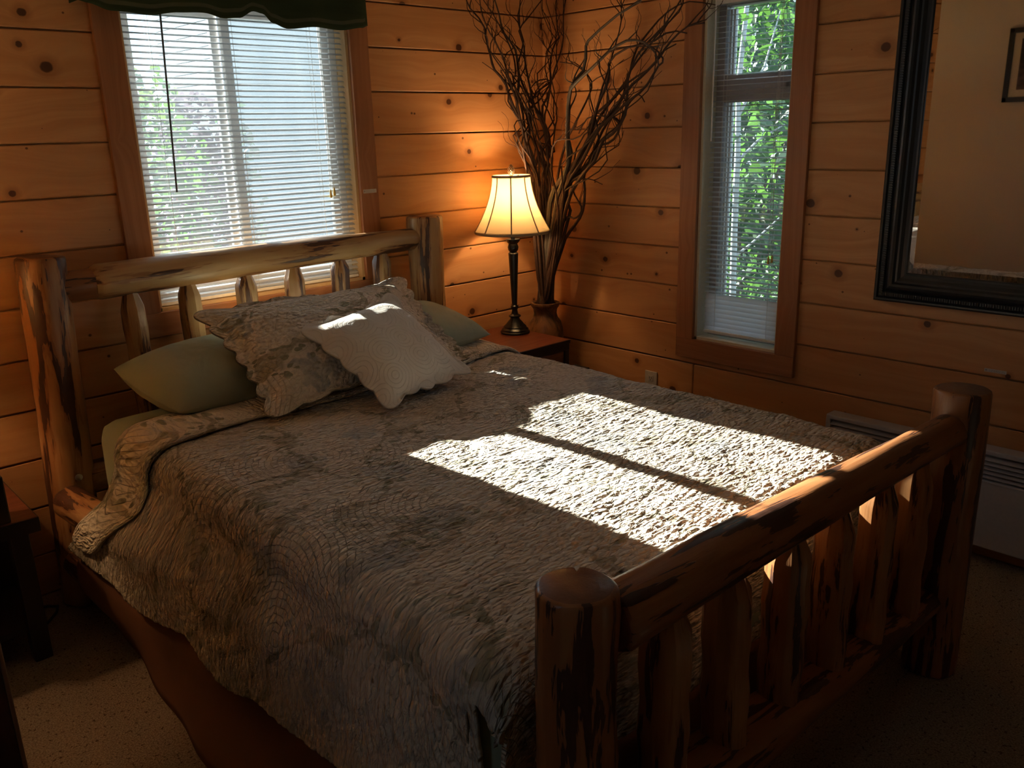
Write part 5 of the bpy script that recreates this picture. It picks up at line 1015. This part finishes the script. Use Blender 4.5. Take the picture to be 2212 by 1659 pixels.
def leaves(mb, cen, rad, n, size, rnd, pts=None, down=.5):
    for _ in range(n):
        if pts: c = Vector(rnd.choice(pts))+Vector((rnd.gauss(0, rad[0]), rnd.gauss(0, rad[1]), rnd.gauss(0, rad[2])))
        else:
            while True:
                q = Vector((rnd.uniform(-1, 1), rnd.uniform(-1, 1), rnd.uniform(-1, 1)))
                if .35 < q.length < 1: break
            c = Vector(cen)+Vector((q.x*rad[0], q.y*rad[1], q.z*rad[2]))
        s = size*rnd.uniform(.55, 1.25)
        z = Vector((rnd.gauss(0, .6), rnd.gauss(0, .6), rnd.gauss(.2, .6))).normalized(); y = Vector((rnd.gauss(0, .5), rnd.gauss(0, .5), -down)); y = (y-z*y.dot(z)).normalized(); x = y.cross(z)
        P = [c+x*(u*s)+y*(v*s)+z*(abs(u)*s*.25) for u, v in HEART]; mid = [c+y*(v*s) for v in (-.06, 1.0)]
        bv = rnd.random(); mb.poly([P[0], P[1], P[2], P[3], P[4], P[5]], bv=bv); mb.poly([P[5], P[6], P[7], P[8], P[9], P[0]], bv=bv)
TRUNK = plain('pale_trunk', (.34, .36, .38), .8, bump=.003)
DBARK = plain('brown_bark', (.10, .07, .05), .9)
LF1 = leafmat('bright_leaves', (.012, .042, .016), (.032, .085, .020), .40, (.08, .19, .028))
LF2 = leafmat('dark_leaves', (.010, .032, .014), (.022, .06, .022), .22, (.05, .13, .03))
LF3 = leafmat('mauve_leaves', (.05, .04, .05), (.09, .075, .09), .3, (.11, .09, .11))
def shrub(name, label, cat, x, y, h, rad, n, size, lm, tm, seed, trunk=.02, z0=-.3, cz=None, group=None):
    rnd = random.Random(seed); T = thing(name, label, cat, (x, y, z0), group)
    mb = MB(); 
    for k in range(4):
        a = rnd.uniform(0, 6.3); pts = [(x, y, z0)]
        for i in range(1, 7): f_ = i/6; pts.append((x+math.cos(a)*rad[0]*.55*f_**1.5+rnd.gauss(0, .02), y+math.sin(a)*rad[1]*.55*f_**1.5+rnd.gauss(0, .02), z0+(h-z0)*.85*f_))
        mb.tube(pts, [trunk*(1-.12*i) for i in range(7)], 6)
    mb.build('trunk', tm, T, smooth=True)
    mb = MB(); leaves(mb, (x, y, (cz if cz is not None else (z0+h)/2+.1)), rad, n, size, rnd); mb.build('foliage', lm, T)
    return T
# seen through the narrow window
sp = thing('sapling', 'pale slim sapling trunk standing close outside the narrow window', 'tree', (1.55, -.16, -.3))
mb = MB(); mb.tube([(1.55, -.16, -.3), (1.56, -.155, .4), (1.548, -.15, .9), (1.56, -.14, 1.4), (1.55, -.13, 1.8), (1.60, -.16, 2.6)], [.022, .021, .020, .018, .016, .012], 10); mb.build('trunk', TRUNK, sp, smooth=True)
for a in (((1.552, -.15, 1.35), (1.62, -.24, 1.47), (1.75, -.34, 1.56)), ((1.55, -.15, .75), (1.60, -.24, .84), (1.72, -.36, 1.0)), ((1.55, -.15, .62), (1.49, -.08, .70), (1.42, .02, .84)), ((1.555, -.14, 1.62), (1.62, -.26, 1.9), (1.66, -.32, 2.2))):
    mb = MB(); mb.tube(a, [.010, .007, .004], 7); mb.build('limb', TRUNK, sp, smooth=True)
mb = MB(); rnd = random.Random(9); leaves(mb, None, (.16, .16, .22), 170, .075, rnd, pts=[(1.72, -.22, 1.55), (1.66, -.02, 1.36), (1.70, -.30, 1.85), (1.62, -.05, 1.98), (1.8, -.1, 2.2)]); mb.build('foliage', LF1, sp)
shrub('leafy_tree', 'bright heart-leaved tree filling the narrow window view behind the sapling', 'tree', 2.9, .60, 2.9, (.75, .95, 1.35), 2600, .085, LF1, DBARK, 3, cz=1.55)
shrub('leafy_tree', 'dark green tree farther back in the narrow window view', 'tree', 4.6, 1.4, 3.4, (1.0, 1.9, 2.0), 3600, .12, LF2, DBARK, 4, cz=1.3)
shrub('low_bush', 'low yellow-green bush at the foot of the narrow window view', 'shrub', 1.95, .02, .6, (.18, .5, .40), 600, .05, LF1, DBARK, 6, cz=.35)
# seen through the wide window
shrub('garden_shrub', 'green shrub at the left of the wide window view, blurred behind the blind', 'shrub', -.95, 2.8, 1.9, (.42, .5, 1.1), 1300, .07, LF1, DBARK, 12, cz=1.0)
shrub('garden_shrub', 'grey mauve shrub in the middle of the wide window view', 'shrub', -.38, 3.3, 1.8, (.34, .5, 1.1), 1500, .07, LF3, DBARK, 13, cz=.85)
shrub('garden_shrub', 'slim dark green shrub just right of the centre bar of the wide window', 'shrub', .12, 3.7, 1.9, (.18, .3, 1.1), 500, .07, LF2, DBARK, 14, cz=.85)
SID = plain('pale_siding', (.22, .25, .27), .8)
hs = thing('shed', 'pale grey sided shed filling the right half of the wide window view', 'shed', (5.5, 11.0, -.3))
mb = MB()
for k in range(25): mb.box((2.95, 10-.012*(k % 2), -.3+k*.18), (8, 12, -.3+(k+1)*.18-.01), .003)
mb.build('wall', SID, hs)
mb = MB(); mb.box((2.8, 9.8, 4.2), (8.15, 12.2, 4.3)); mb.build('roof', DBARK, hs)
